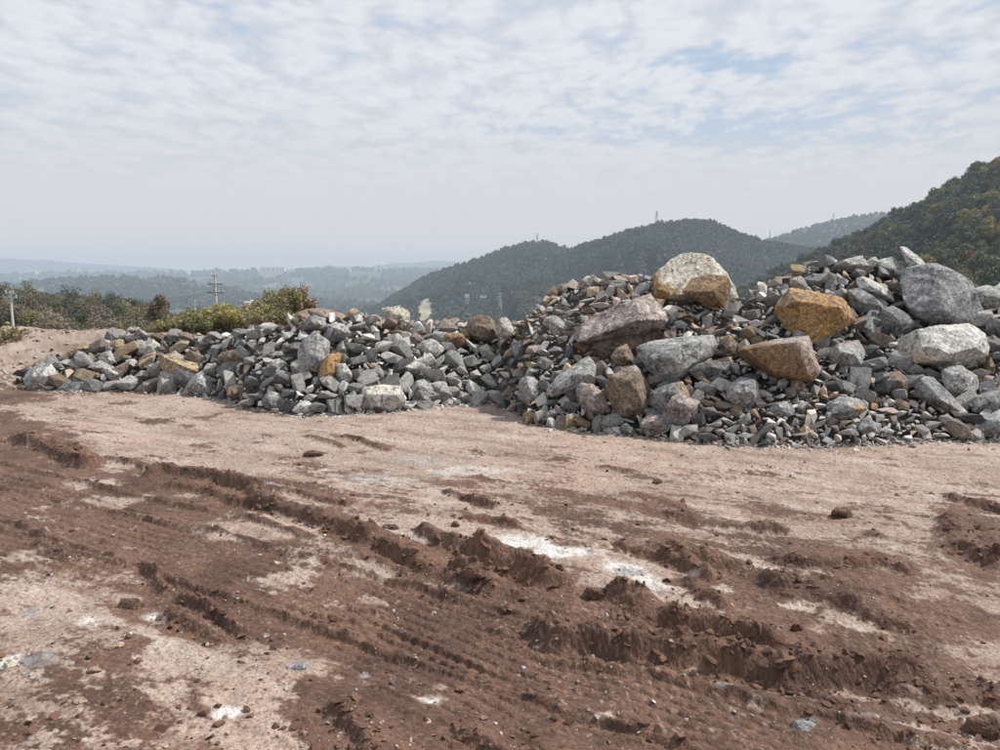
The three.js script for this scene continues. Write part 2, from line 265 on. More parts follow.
for (const [dy, h] of [[-36, 0.026], [38, 0.028]]) ridge([[-60, 488 + dy * 0.5], [60, 515 + dy * 0.6], [170, 545 + dy * 0.7], [290, 577 + dy * 0.8], [410, 612 + dy * 0.9], [520, 645 + dy], [640, 684 + dy * 1.2], [780, 728 + dy * 1.4], [900, 770 + dy * 1.5]], h, 0.05, 0.035, { breaks: 0.5 });
ridge([[480, 612], [560, 652], [640, 668], [720, 684], [820, 706], [930, 735], [1040, 765]], 0.03, 0.10, 0.04, { breaks: 0.4 });
ridge([[-40, 455], [40, 470], [120, 490], [220, 512], [320, 540], [420, 572]], 0.028, 0.08, 0.04, { breaks: 0.5 });
// the prints of lorry tyres: rows of small blocks with grooves between
function tyre(px, hw, rows, pitch, depth, chevron) {
  depth *= 0.85;
  stroke(px, hw * 1.15, (o, s, t, x, z, L) => {
    const q = t / hw, inside = (1 - sstep(0.9, 1.08, Math.abs(q))) * ends(s, L, 0.4) * clamp(0.95 + 1.3 * noise2(x * 1.5 + 9, z * 1.5) + 0.7 * noise2(x * 5.5, z * 5.5), 0, 1);
    const row = (q * 0.5 + 0.5) * rows, fr = row - Math.floor(row), groove = sstep(0.0, 0.3, fr) * (1 - sstep(0.86, 1, fr));
    const ph = s / pitch + Math.floor(row) * 0.41 + chevron * Math.abs(q) + 0.25 * (fr - 0.5), f2 = ph - Math.floor(ph), block = sstep(0.0, 0.26, f2) * (1 - sstep(0.70, 0.96, f2));
    Tm[o] = Math.max(Tm[o], inside); Hm[o] += inside * (depth * (groove * (0.15 + 0.85 * block) - 0.5)) - 0.012 * inside;
    const side = Math.exp(-(((Math.abs(q) - 1.03) / 0.06) ** 2)) * ends(s, L, 0.4); Hm[o] += 0.014 * side * (0.6 + noise2(s * 6, 3));
  });
}
tyre([[230, 548], [330, 578], [430, 617], [530, 656], [640, 696], [740, 728], [860, 770]], 0.25, 8, 0.066, 0.017, 0.6);
tyre([[300, 610], [400, 650], [480, 690], [560, 735], [640, 790]], 0.20, 6, 0.066, 0.013, 0.6);
tyre([[-60, 470], [40, 495], [120, 520], [200, 545]], 0.22, 6, 0.08, 0.020, 0.6);
tyre([[-80, 520], [30, 555], [120, 585]], 0.20, 6, 0.08, 0.016, 0.6);

tyre([[700, 560], [800, 585], [900, 618], [1000, 655]], 0.2, 6, 0.09, 0.012, 0.5);
for (const y of [598, 612, 618, 632, 640, 650]) ridge([[300 + y % 7 * 9, y], [350, y + 1], [400 + y % 5 * 12, y + 4]], 0.012, 0.03, 0.02, { breaks: 0.8, rough: 0.5 });

function sample(map, x, z) {
  const fx = (x - RX0) / CELL - 0.5, fz = (z - RZ0) / CELL - 0.5, i = Math.floor(fx), j = Math.floor(fz);
  if (i < 0 || j < 0 || i >= NX - 1 || j >= NZ - 1) return 0;
  const a = fx - i, b = fz - j, o = j * NX + i;
  return lerp(lerp(map[o], map[o + 1], a), lerp(map[o + NX], map[o + NX + 1], a), b);
}
// the lie of the land: a level yard, falling away behind the piles to a rolling valley
function landH(x, z) {
  const d = -z, r = Math.hypot(x, z), wob = 1.2 * noise2(x * 0.15, z * 0.06), edge = curve([[-14, 21], [-9, 20], [-5, 20.5], [-3, 25], [4, 28]], x) + wob;
  let h = 0;
  if (d > 0 && r > 10) {
    h += 0.14 * noise2(x * 0.16 + 3, z * 0.16) * sstep(12, 17, r);
    h += 0.30 * Math.exp(-(((x + 9.6) / 2.2) ** 2 + ((z + 17.6) / 1.6) ** 2)) + 0.3 * Math.exp(-(((x + 13) / 2.4) ** 2 + ((z + 20) / 2) ** 2));
    h += sstep(13, 15, r) * (0.07 * noise2(x * 1.1, z * 1.1) + 0.035 * noise2(x * 3.7, z * 3.7) + 0.02 * noise2(x * 9, z * 9));
    h += 0.62 * Math.exp(-(((x + 5.2) / 1.3) ** 2 + ((z + 21.5) / 1.6) ** 2));
    const over = Math.max(0, d - edge);
    if (over > 0) { const drop = 0.30 * over + 0.012 * over * over; h -= Math.min(drop, 78 - 40 * Math.exp(-over / 900)) * sstep(0, 10, over); h += sstep(60, 400, over) * (26 * fbm2(x * 0.0011, z * 0.0011, 5) + 7 * noise2(x * 0.006, z * 0.006)); h += sstep(2400, 4500, over) * 40; }
  }
  return h;
}
function groundH(x, z) {
  const r = Math.hypot(x, z);
  let h = landH(x, z);
  if (r < 16) {
    const k = 1 - sstep(11, 16, r), m = sample(Mm, x, z), c = sample(Cm, x, z);
    h += sample(Hm, x, z);
    h += k * (0.022 * noise2(x * 0.8, z * 0.8) + 0.010 * noise2(x * 2.4, z * 2.4));
    const near = (1 - sstep(7, 11, r)) * (1 - 0.88 * sample(Tm, x, z)) * (1 - 0.5 * clamp(c)), loose = 0.28 + 0.6 * sstep(-0.2, 0.5, noise2(x * 0.9 + 2, z * 0.9 + 6)) + 1.0 * c;
    h += near * (0.006 * noise2(x * 7.3, z * 7.3) + 0.0075 * loose * noise2(x * 17, z * 17) * (0.6 + 0.5 * m) + 0.0055 * loose * noise2(x * 38, z * 38) + 0.0028 * loose * noise2(x * 85, z * 85));
    const lump = noise2(x * 12 + 40, z * 12); if (lump > 0.25) h += near * (lump - 0.25) * 0.05 * (c + 0.25 * m);
  }
  return h;
}
const DRY1 = [0.385, 0.300, 0.250], DRY2 = [0.285, 0.208, 0.165], MUD1 = [0.074, 0.036, 0.024], MUD2 = [0.150, 0.081, 0.053], CHALK = [0.60, 0.59, 0.565], DUST = [0.23, 0.23, 0.235];
const TA = onGround(200, 560), TB = onGround(760, 705), TL = Math.hypot(TB[0] - TA[0], TB[1] - TA[1]), TD = [(TB[0] - TA[0]) / TL, (TB[1] - TA[1]) / TL];
function groundColor(x, z, h) {
  const r = Math.hypot(x, z);
  if (r > 60) { const n = fbm2(x * 0.004, z * 0.004, 4), f = noise2(x * 0.0023 + 9, z * 0.0031), b = noise2(x * 0.02, z * 0.02); let c = mix3([0.035, 0.045, 0.022], [0.085, 0.085, 0.042], clamp(0.5 + n + 0.5 * b)); if (f > 0.42 && r > 900) c = mix3(c, [0.13, 0.12, 0.07], 0.6 * sstep(0.38, 0.5, f)); return c; }
  const al = x * TD[0] + z * TD[1], ac = x * TD[1] - z * TD[0], e = 0.34 * noise2(al * 0.9, ac * 5.5) + 0.28 * noise2(al * 2.6 + 3, ac * 17) + 0.22 * noise2(x * 2.9, z * 2.9) + 0.24 * noise2(x * 8.3, z * 8.3) + 0.24 * noise2(x * 23, z * 23) + 0.2 * noise2(x * 55, z * 55);
  const m = sstep(0.34, 0.66, sample(Mm, x, z) + e * 1.05 * (1 - 0.3 * sstep(9, 14, r)) + 0.02 + 0.10 * noise2(x * 0.7 + 3, z * 0.7));
  const far = sstep(-6.2, -7.4, z + 0.5 * noise2(x, z * 1.5));
  let d = mix3(DRY2, DRY1, clamp(0.5 + 0.8 * noise2(x * 1.1, z * 1.4) + 0.5 * noise2(x * 5, z * 5) + 0.35 * noise2(x * 19, z * 19) + 0.25 * far));
  d = mix3(d, [0.40, 0.275, 0.215], 0.35 * sstep(0, 0.5, noise2(x * 0.5 + 8, z * 0.6)));
  const scuff = noise2(al * 0.8 + 11, ac * 4.2) + 0.7 * noise2(al * 2.2, ac * 11 + 5) + 0.5 * noise2(x * 9, z * 9); d = mix3(d, [0.215, 0.145, 0.108], 0.7 * sstep(0.12, 0.75, scuff)); d = mix3(d, [0.47, 0.42, 0.375], 0.5 * sstep(0.3, 0.9, -scuff));
  let mu = mix3(MUD1, MUD2, clamp(0.55 + 0.7 * noise2(x * 1.6, z * 1.6) + 0.5 * noise2(x * 6, z * 6) + 0.4 * noise2(x * 21, z * 21)));
  let c = mix3(d, mu, m);
  const crumb = noise2(x * 47 + 3, z * 47) + 0.4 * noise2(x * 90, z * 90);
  if (crumb > 0.34) c = mix3(c, mix3(DRY1, mu, 0.25), 0.55 * sstep(0.34, 0.62, crumb) * (0.35 + 0.65 * sstep(-0.1, 0.4, noise2(x * 1.3, z * 1.3 + 5))));
  if (crumb < -0.40) c = mix3(c, MUD1, 0.6 * sstep(0.40, 0.62, -crumb));
  const w = sample(Wm, x, z) * (1 - clamp(1.6 * sample(Cm, x, z))), g = sample(Gm, x, z);
  c = mix3(c, CHALK, clamp(w * 1.25 + 1.1 * (noise2(x * 11, z * 11) + 0.6 * noise2(x * 31, z * 31)) * w * 1.1) * 0.92);
  c = mix3(c, DUST, clamp(g + 0.9 * noise2(x * 14, z * 14) * g) * 0.85);
  if (r > 12) c = mix3(c, mix3([0.20, 0.135, 0.10], [0.36, 0.31, 0.275], clamp(0.5 + noise2(x * 1.9, z * 1.9) + 0.6 * noise2(x * 6, z * 6))), 0.75 * sstep(12, 15, r) * clamp(0.6 + noise2(x * 0.6 + 5, z * 0.9)));
  if (r > 14) { const bank = Math.exp(-(((x + 4.9) / 1.3) ** 2 + ((z + 21) / 1.5) ** 2)); c = mix3(c, mix3([0.20, 0.15, 0.09], [0.36, 0.255, 0.16], clamp(0.5 + noise2(x * 1.7, z * 2.5) + 0.5 * noise2(x * 6, z * 6))), bank); const v = sstep(21, 26, -z + 2 * noise2(x * 0.3, z * 0.3)); c = mix3(c, [0.10, 0.085, 0.05], 0.6 * v); }
  return c;
}
{
  const th = [], rad = [0, 0.4, 0.8, 1.1, 1.4, 1.6];
  const nth = 860; for (let i = 0; i <= nth; i++) { const a = Math.atan(lerp(-0.76, 0.76, i / nth)); th.push(a); }
  const a1 = th[nth], rest = 2 * Math.PI - 2 * a1; for (let i = 1; i < 40; i++) th.push(a1 + 0.45 * i / 40); for (let i = 0; i < 60; i++) th.push(a1 + 0.45 + (rest - 0.9) * i / 60); for (let i = 0; i < 40; i++) th.push(a1 + rest - 0.45 + 0.45 * i / 40);
  const nr = 700; for (let i = 0; i <= nr; i++) rad.push(1 / lerp(1 / 1.75, 1 / 14, i / nr));
  for (let i = 1; i <= 50; i++) rad.push(14 * Math.pow(34 / 14, i / 50));
  for (let i = 1; i <= 90; i++) rad.push(34 * Math.pow(6400 / 34, i / 90));
  const C = th.length, R = rad.length, pos = new Float32Array(C * R * 3), col = new Float32Array(C * R * 3), uv = new Float32Array(C * R * 2), idx = new Uint32Array(C * (R - 1) * 6);
  let q = 0;
  for (let j = 0; j < R; j++) for (let i = 0; i < C; i++) {
    const x = Math.sin(th[i]) * rad[j], z = -Math.cos(th[i]) * rad[j], h = groundH(x, z), o = j * C + i, c = groundColor(x, z, h);
    pos[o * 3] = x; pos[o * 3 + 1] = h; pos[o * 3 + 2] = z; col.set(c, o * 3); uv[o * 2] = x; uv[o * 2 + 1] = z;
    if (j < R - 1) { const i2 = (i + 1) % C, a = o, b = j * C + i2, d = o + C, e = (j + 1) * C + i2; idx[q++] = a; idx[q++] = b; idx[q++] = d; idx[q++] = b; idx[q++] = e; idx[q++] = d; }
  }
  const g = geom(pos, idx, col, uv); g.computeVertexNormals();
  const t = tintTexture.clone(); t.repeat.set(0.9, 0.9); t.needsUpdate = true;
  const b = grainTexture.clone(); b.repeat.set(0.9, 0.9); b.needsUpdate = true;
  const m = new THREE.MeshStandardMaterial({ name: 'earth', vertexColors: true, color: new THREE.Color(1.2, 1.2, 1.2), map: t, bumpMap: b, bumpScale: 0.014, roughness: 0.93 });
  m.color.setRGB(1.15, 1.15, 1.15);
  put(new THREE.Mesh(g, m), 'ground', { kind: 'structure', label: 'rutted reddish brown earth yard with dry pale patches and tyre prints' });
}
// ---------------------------------------------------------------- hills: each a slope from the valley up to its crest line
const earthFar = new THREE.MeshStandardMaterial({ name: 'hill_ground', vertexColors: true, roughness: 1 });
function hill(name, label, { crest, far, near, baseY, spur = 0.2, spurs = 6, seed = 1, nu = 160, nv = 50, lower = 0, color, jag = 0 }) {
  const u0 = crest[0][0], u1 = crest[crest.length - 1][0], D = typeof far === 'function' ? far : () => far, N = typeof near === 'function' ? near : () => near;
  const P = (u, v) => {
    const px = lerp(u0, u1, u), d1 = D(px), d0 = N(px), top = at(px, curve(crest, px), d1), x1 = top.x, y1 = top.y - lower + jag * noise2(px * 0.05, seed), y0 = Math.min(baseY, y1 - 2);
    let d, y;
    if (v <= 1) { d = lerp(d0, d1, v); y = lerp(y0, y1, Math.pow(v, 0.85)); } else { d = d1 + (v - 1) * (d1 - d0) * 0.8; y = y1 - (v - 1) * (y1 - y0) * 1.2; }
    const bulge = Math.sin(Math.PI * clamp(v)) * 1.9 * (1 - clamp(v)) * spur * (y1 - y0), s = u * spurs + 0.8 * noise2(v * 2.5 + seed, u * 3);
    y -= bulge * (1.5 * Math.abs(noise2(s, seed * 3.7 + v * 0.9)) + 0.4 * Math.abs(noise2(s * 3.1, v * 4 + seed)));
    if (v < 1) y = Math.min(y, EYE + (y1 - EYE) * d / d1 - 0.012 * d * (1 - v));
    const w = at(px, HORIZON, d); return new THREE.Vector3(w.x, y, w.z);
  };
  const NV = Math.round(nv * 1.25), pos = [], col = [], idx = [];
  for (let j = 0; j <= NV; j++) for (let i = 0; i <= nu; i++) { const p = P(i / nu, j / nv); pos.push(p.x, p.y, p.z); col.push(...color(p.x, p.y, p.z, lerp(u0, u1, i / nu), j / nv)); }
  for (let j = 0; j < NV; j++) for (let i = 0; i < nu; i++) { const a = j * (nu + 1) + i, b = a + 1, c = a + nu + 1, d = c + 1; idx.push(a, b, c, b, d, c); }
  const g = geom(pos, idx, col); g.computeVertexNormals();
  put(new THREE.Mesh(g, earthFar), name, { kind: 'structure', label });
  return P;
}
const wood = (x, y, z) => mix3([0.035, 0.048, 0.024], [0.095, 0.10, 0.05], clamp(0.5 + fbm3(x * 0.012, y * 0.02, z * 0.012, 4) * 1.3));
hill('distant_mountain', 'faint blue mountains along the horizon', { crest: [[-260, 272], [-100, 262], [-20, 258], [40, 260], [80, 263], [130, 266], [200, 271], [255, 272], [300, 268], [335, 266], [370, 267], [400, 263], [440, 261], [500, 262], [600, 258], [760, 264], [1000, 260], [1300, 268]], far: 6000, near: 5200, baseY: -60, nu: 260, nv: 8, spur: 0.05, jag: 10, color: () => [0.05, 0.055, 0.05] });
const hillP = hill('plateau', 'long flat-topped wooded ridge far across the valley', { crest: [[-260, 277], [-60, 277], [30, 276], [110, 275], [180, 275], [260, 272], [330, 271], [390, 271], [450, 272], [520, 271], [620, 270]], far: 3900, near: 2300, baseY: -75, nu: 220, nv: 40, spur: 0.35, spurs: 14, seed: 3, jag: 6, color: (x, y, z) => { const f = noise2(x * 0.004, z * 0.003), c = wood(x * 0.3, y * 0.3, z * 0.3); return f > 0.36 ? mix3(c, [0.15, 0.14, 0.09], 0.5) : c; } });
const hillR = hill('low_ridge', 'low wooded ridge in the middle of the valley', { crest: [[-200, 291], [-60, 288], [20, 286], [60, 281], [110, 279], [160, 280], [200, 284], [245, 289], [290, 296], [340, 302], [380, 305]], far: 1900, near: 1150, baseY: -66, nu: 160, nv: 40, spur: 0.4, spurs: 9, seed: 5, jag: 4, color: (x, y, z, px, v) => { const scar = Math.hypot((px - 256) / 9, (v - 0.5) / 0.28) + 0.5 * noise2(x * 0.03, z * 0.03); const c = wood(x * 0.5, y * 0.5, z * 0.5); const f = Math.hypot((px - 200) / 12, (v - 0.7) / 0.1); if (scar < 1) return [0.55, 0.5, 0.44]; return f < 1 ? mix3(c, [0.25, 0.22, 0.10], 0.7) : c; } });
const hillF = hill('wooded_hill', 'bluish wooded hill behind the gap between the heaps, with a mast on top', { crest: [[690, 262], [740, 247], [770, 236], [800, 226], [830, 218], [850, 214], [880, 210], [920, 212], [1000, 225], [1100, 240]], far: 1750, near: 900, baseY: -50, seed: 8, lower: 8, spur: 0.2, spurs: 4, color: wood });
const hillD = hill('wooded_hill', 'wooded hill with a pylon on its rounded top and pale rock cuts at its foot', { crest: [[340, 315], [378, 304], [400, 290], [425, 275], [445, 268], [480, 257], [505, 247], [525, 241], [545, 240], [565, 246], [590, 252], [640, 262], [720, 280]], far: 1150, near: 560, baseY: -46, seed: 11, lower: 5, spur: 0.55, spurs: 4.5, nu: 200, color: (x, y, z, px, v) => { const c = wood(x, y, z), n = 0.4 * noise2(px * 0.3, v * 20); const a = Math.hypot((px - 396) / 9, (v - 0.60) / 0.13) + n, b = Math.hypot((px - 425) / 8, (v - 0.40) / 0.14) + n; return a < 1 ? mix3([0.34, 0.27, 0.2], c, sstep(0.7, 1, a)) : b < 1 ? mix3(mix3([0.40, 0.34, 0.27], [0.20, 0.17, 0.12], clamp(0.5 + fbm3(x * 0.06, y * 0.15, z * 0.06, 3) * 1.6)), c, sstep(0.75, 1, b)) : c; } });
const hillE = hill('wooded_hill', 'tall wooded hill with a pylon on its ridge behind the cream boulder', { crest: [[520, 275], [555, 255], [580, 243], [610, 234], [635, 226], [655, 221], [675, 219], [692, 217], [712, 220], [735, 230], [760, 238], [790, 243], [830, 250], [900, 262]], far: 950, near: 430, baseY: -40, seed: 14, lower: 5, spur: 0.62, spurs: 5, nu: 200, color: wood });
const hillG = hill('wooded_hillside', 'steep wooded hillside rising beyond the taller heap', { crest: [[690, 305], [760, 280], [800, 258], [830, 243], [850, 234], [875, 220], [900, 207], [925, 192], [950, 177], [975, 163], [1000, 150], [1050, 133], [1120, 122], [1250, 104], [1400, 100]], far: (px) => lerp(420, 300, clamp((px - 700) / 400)), near: 95, baseY: -24, seed: 21, lower: 5.5, spur: 0.3, spurs: 6, nu: 200, nv: 60, color: (x, y, z) => mix3([0.045, 0.05, 0.028], [0.10, 0.095, 0.05], clamp(0.5 + fbm3(x * 0.04, y * 0.04, z * 0.04, 3))) });
const hillL = hill('scrub_slope', 'brush covered slope below the two concrete poles', { crest: [[-260, 290], [-60, 296], [0, 300], [40, 305], [90, 309], [140, 315], [185, 328], [230, 337], [300, 345]], far: (px) => lerp(105, 85, clamp(px / 300)), near: 30, baseY: -4.5, seed: 31, spur: 0.1, spurs: 6, color: (x, y, z) => mix3([0.05, 0.05, 0.026], [0.11, 0.09, 0.055], clamp(0.5 + fbm3(x * 0.15, y * 0.1, z * 0.15, 3) * 1.2)) });

// ---------------------------------------------------------------- broken rock
const TOE = [[-60, 384], [15, 384], [40, 390], [80, 392], [120, 390], [180, 394], [220, 399], [260, 411], [300, 415], [360, 414], [410, 409], [450, 405], [490, 403], [515, 413], [530, 425], [570, 431], [640, 436], [700, 444], [760, 447], [850, 445], [950, 441], [1000, 440], [1060, 445], [1150, 450], [1300, 455]];
const CREST = [[-60, 383.5], [13, 383.5], [30, 368], [70, 352], [100, 340], [130, 334], [180, 335], [230, 335], [270, 327], [300, 320], [320, 314], [345, 317], [380, 319], [420, 324], [460, 325], [480, 324], [510, 325], [530, 315], [545, 295], [570, 283], [610, 277], [640, 276], [655, 282], [700, 292], [730, 300], [745, 300], [760, 288], [790, 270], [820, 260], [860, 262], [900, 270], [940, 274], [970, 284], [1000, 289], [1060, 284], [1150, 294], [1300, 454]];
function pileAt(px) {
  const ty = curve(TOE, px), cy = curve(CREST, px), zt = groundDepth(ty);
  let zc = zt + 0.3, hgt = 0;
  for (let k = 0; k < 4; k++) { hgt = Math.max(0.02, at(px, cy, zc).y); zc = zt + 0.15 + 1.35 * hgt; }
  return { ty, cy, zt, zc, hgt };
}
function pileDepth(px, py) { const p = pileAt(px), v = clamp((p.ty - py) / Math.max(1, p.ty - p.cy)); return lerp(p.zt, p.zc, Math.pow(v, 1.25)); }

const rockGrain = grainTexture.clone(); rockGrain.repeat.set(1.7, 1.7); rockGrain.needsUpdate = true;
const rockTint = greyTexture(1024, (u, v) => { const a = wn[1](u + 0.3, v + 0.1), b = wn[2](u, v + 0.4), c = wn[3](u + 0.2, v), d = wn[4](u, v + 0.6); let s = 0.60 + 0.36 * (a - 0.5) + 0.38 * (b - 0.5) + 0.28 * (c - 0.5) + 0.2 * (d - 0.5); if (c > 0.85) s += (c - 0.85) * 1.2; if (b < 0.14) s -= (0.14 - b) * 1.6; return s; }, 0.8);
const rockMat = new THREE.MeshStandardMaterial({ name: 'rock', vertexColors: true, map: rockTint, bumpMap: rockGrain, bumpScale: 0.014, roughness: 0.86 });
rockMat.color.setRGB(1.7, 1.69, 1.66);
const rubbleMat = new THREE.MeshStandardMaterial({ name: 'crushed_rock', vertexColors: true, roughness: 0.88 });
// TONES: main colour, second colour, third colour (linear)
const T = {
  grey: [[0.27, 0.275, 0.275], [0.17, 0.173, 0.178], [0.42, 0.42, 0.41]], dark: [[0.125, 0.127, 0.13], [0.07, 0.07, 0.073], [0.24, 0.24, 0.238]], pale: [[0.43, 0.425, 0.405], [0.29, 0.285, 0.275], [0.58, 0.57, 0.55]],
  slate: [[0.195, 0.20, 0.208], [0.115, 0.118, 0.124], [0.31, 0.313, 0.315]], pink: [[0.28, 0.232, 0.215], [0.17, 0.14, 0.13], [0.44, 0.39, 0.37]], brown: [[0.18, 0.135, 0.10], [0.10, 0.076, 0.06], [0.28, 0.23, 0.19]],
  rust: [[0.20, 0.118, 0.055], [0.12, 0.083, 0.056], [0.27, 0.20, 0.14]], ochre: [[0.33, 0.19, 0.07], [0.22, 0.125, 0.052], [0.37, 0.285, 0.19]], tan: [[0.34, 0.26, 0.165], [0.22, 0.165, 0.11], [0.42, 0.35, 0.26]], cream: [[0.47, 0.44, 0.375], [0.34, 0.31, 0.25], [0.55, 0.53, 0.49]],
  earth: [[0.33, 0.24, 0.19], [0.24, 0.165, 0.125], [0.42, 0.33, 0.27]],
  clod: [[0.12, 0.068, 0.048], [0.075, 0.042, 0.03], [0.18, 0.115, 0.085]],
};
function hullPlanes(points) {
  const g = new ConvexGeometry(points), p = g.attributes.position, c = new THREE.Vector3(); for (const q of points) c.add(q); c.multiplyScalar(1 / points.length);
  const out = [], a = new THREE.Vector3(), b = new THREE.Vector3(), d = new THREE.Vector3();
  for (let i = 0; i < p.count; i += 3) { a.fromBufferAttribute(p, i); b.fromBufferAttribute(p, i + 1); d.fromBufferAttribute(p, i + 2); const n = b.clone().sub(a).cross(d.clone().sub(a)); if (n.lengthSq() < 1e-14) continue; n.normalize(); let w = n.dot(a.clone().sub(c)); if (w < 0) { n.negate(); w = -w; } if (w > 1e-5 && !out.some(([m, v]) => m.dot(n) > 0.9985 && Math.abs(v - w) < 0.01)) out.push([n, w]); }
  return { c, planes: out };
}
const sphereCache = {};
function sphere(detail) { return sphereCache[detail] ??= (() => { const g = new THREE.IcosahedronGeometry(1, detail); g.deleteAttribute('normal'); g.deleteAttribute('uv'); return mergeVertices(g, 1e-5); })(); }
// a lump of stone: the space inside its planes with worn edges, split beds, broken corners and a rough skin
function stone(points, detail, seed, { cuts = 9, tone = null, tint = null, rough = 1, p = 26, beds = 1, crease = 0.55, second = null, split = 0 } = {}) {
  const rnd = rngOf(seed), { c, planes } = hullPlanes(points), P = planes.slice(), size = Math.cbrt(points.reduce((s, q) => Math.max(s, q.distanceTo(c)), 0) ** 3);
  for (let k = 0; k < cuts; k++) { const n = new THREE.Vector3(rnd() * 2 - 1, rnd() * 2 - 1, rnd() * 2 - 1).normalize(); let s = 0; for (const q of points) s = Math.max(s, q.clone().sub(c).dot(n)); P.push([n, s * lerp(0.78, 0.96, rnd())]); }
  for (let k = 0; k < split; k++) { const n = new THREE.Vector3((rnd() * 2 - 1) * 0.95, (rnd() * 2 - 0.9) * 0.95, lerp(0.3, 0.9, rnd())).normalize(); let s = 0; for (const q of points) s = Math.max(s, q.clone().sub(c).dot(n)); P.push([n, s * lerp(0.66, 0.88, rnd())]); }
  const P2 = second && hullPlanes(second).planes, reach = (Q, x, y, z) => { let s = 0; for (const [m, w] of Q) { const k = (m.x * x + m.y * y + m.z * z) / w; if (k > 0) s += Math.pow(k, p); } return 1 / Math.pow(s, 1 / p); };
  const S = sphere(detail), n = S.attributes.position.count, sp0 = S.attributes.position.array, pos = new Float32Array(n * 3), col = new Float32Array(n * 3), off = [rnd() * 50, rnd() * 50, rnd() * 50];
  const bed = new THREE.Vector3(rnd() - 0.5, 1.2 * rnd() + 0.3, rnd() - 0.5).normalize(), fr = 2.2 / size;
  for (let i = 0; i < n; i++) {
    const x = sp0[i * 3], y = sp0[i * 3 + 1], z = sp0[i * 3 + 2];
    let r = P2 ? Math.max(reach(P, x, y, z), reach(P2, x, y, z)) : reach(P, x, y, z), X = x * r, Y = y * r, Z = z * r;
    const ax = X * fr + off[0], ay = Y * fr + off[1], az = Z * fr + off[2];
    const strat = (X * bed.x + Y * bed.y + Z * bed.z) / size * 5 + 1.6 * noise3(ax * 0.7, ay * 0.7, az * 0.7), saw = (strat - Math.floor(strat)), step = beds * 0.012 * (saw < 0.75 ? saw / 0.75 : (1 - saw) / 0.25);
    const ridged = 1 - Math.abs(noise3(ax * 1.3, ay * 1.3, az * 1.3));
    r += size * (0.04 * rough * noise3(ax * 0.8, ay * 0.8, az * 0.8) - 0.035 * rough * ridged + 0.03 + step + 0.022 * rough * noise3(ax * 3, ay * 3, az * 3) + 0.011 * rough * noise3(ax * 7, ay * 7, az * 7) + 0.006 * rough * noise3(ax * 15, ay * 15, az * 15));
    pos[i * 3] = x * r; pos[i * 3 + 1] = y * r; pos[i * 3 + 2] = z * r;
    const f = clamp(0.5 + 0.9 * fbm3(ax * 1.1 + 5, ay * 1.1, az * 1.1, 3)), g = fbm3(ax * 4.3, ay * 4.3 + 9, az * 4.3, 3), h = noise3(ax * 13, ay * 13, az * 13);
    if (tone) {
      let q = mix3(tone[0], tone[1], sstep(0.42, 0.8, f + 0.5 * g)); q = mix3(q, tone[2], sstep(0.06, 0.42, g + 0.3 * h + 0.25 * (0.5 - f)) * 0.85);
      if (tint) for (const [t3, d, a, b] of tint) { const k = (X * d[0] + Y * d[1] + Z * d[2]) / size + 0.22 * g + 0.25 * (f - 0.5); q = mix3(q, mix3(t3[0], mix3(t3[1], t3[2], sstep(-0.1, 0.35, g)), 0.6 * sstep(0.35, 0.7, f) + 0.3 * sstep(0, 0.4, g)), sstep(a, b, k)); }
      const crack = Math.abs(noise3(ax * 0.9 + 40, ay * 0.9, az * 0.9) + 0.15 * noise3(ax * 4, ay * 4 + 7, az * 4)); if (crack < 0.022) q = [q[0] * 0.4, q[1] * 0.38, q[2] * 0.36];
      const vein = Math.abs(noise3(ax * 2.1 + 20, ay * 2.1, az * 2.1)); if (vein < 0.03) q = mix3(q, tone[2], 0.7 * (1 - vein / 0.03));
      const v = 1 + 0.28 * h; col.set([q[0] * v, q[1] * v, q[2] * v], i * 3);
    } else { const v = 0.84 + 0.7 * g + 0.25 * h - 0.4 * (f - 0.5); col.set([v, v, v], i * 3); }
  }
  const g = geom(pos, S.index.array, col);
  const t = toCreasedNormals(g, crease), pp = t.attributes.position.array, uv = new Float32Array(t.attributes.position.count * 2), A = new THREE.Vector3(), B = new THREE.Vector3(), D = new THREE.Vector3();
  for (let i = 0; i < t.attributes.position.count; i += 3) {
    A.fromArray(pp, i * 3); B.fromArray(pp, i * 3 + 3); D.fromArray(pp, i * 3 + 6); B.sub(A).cross(D.sub(A)); const nx = Math.abs(B.x), ny = Math.abs(B.y), nz = Math.abs(B.z);
    for (let k = i; k < i + 3; k++) { const X = pp[k * 3] + off[0], Y = pp[k * 3 + 1] + off[1], Z = pp[k * 3 + 2] + off[2]; if (nx > ny && nx > nz) { uv[k * 2] = Z; uv[k * 2 + 1] = Y; } else if (ny > nz) { uv[k * 2] = X; uv[k * 2 + 1] = Z; } else { uv[k * 2] = X; uv[k * 2 + 1] = Y; } }
  }
  t.setAttribute('uv', new THREE.BufferAttribute(uv, 2));
  return { g: t, c };
}
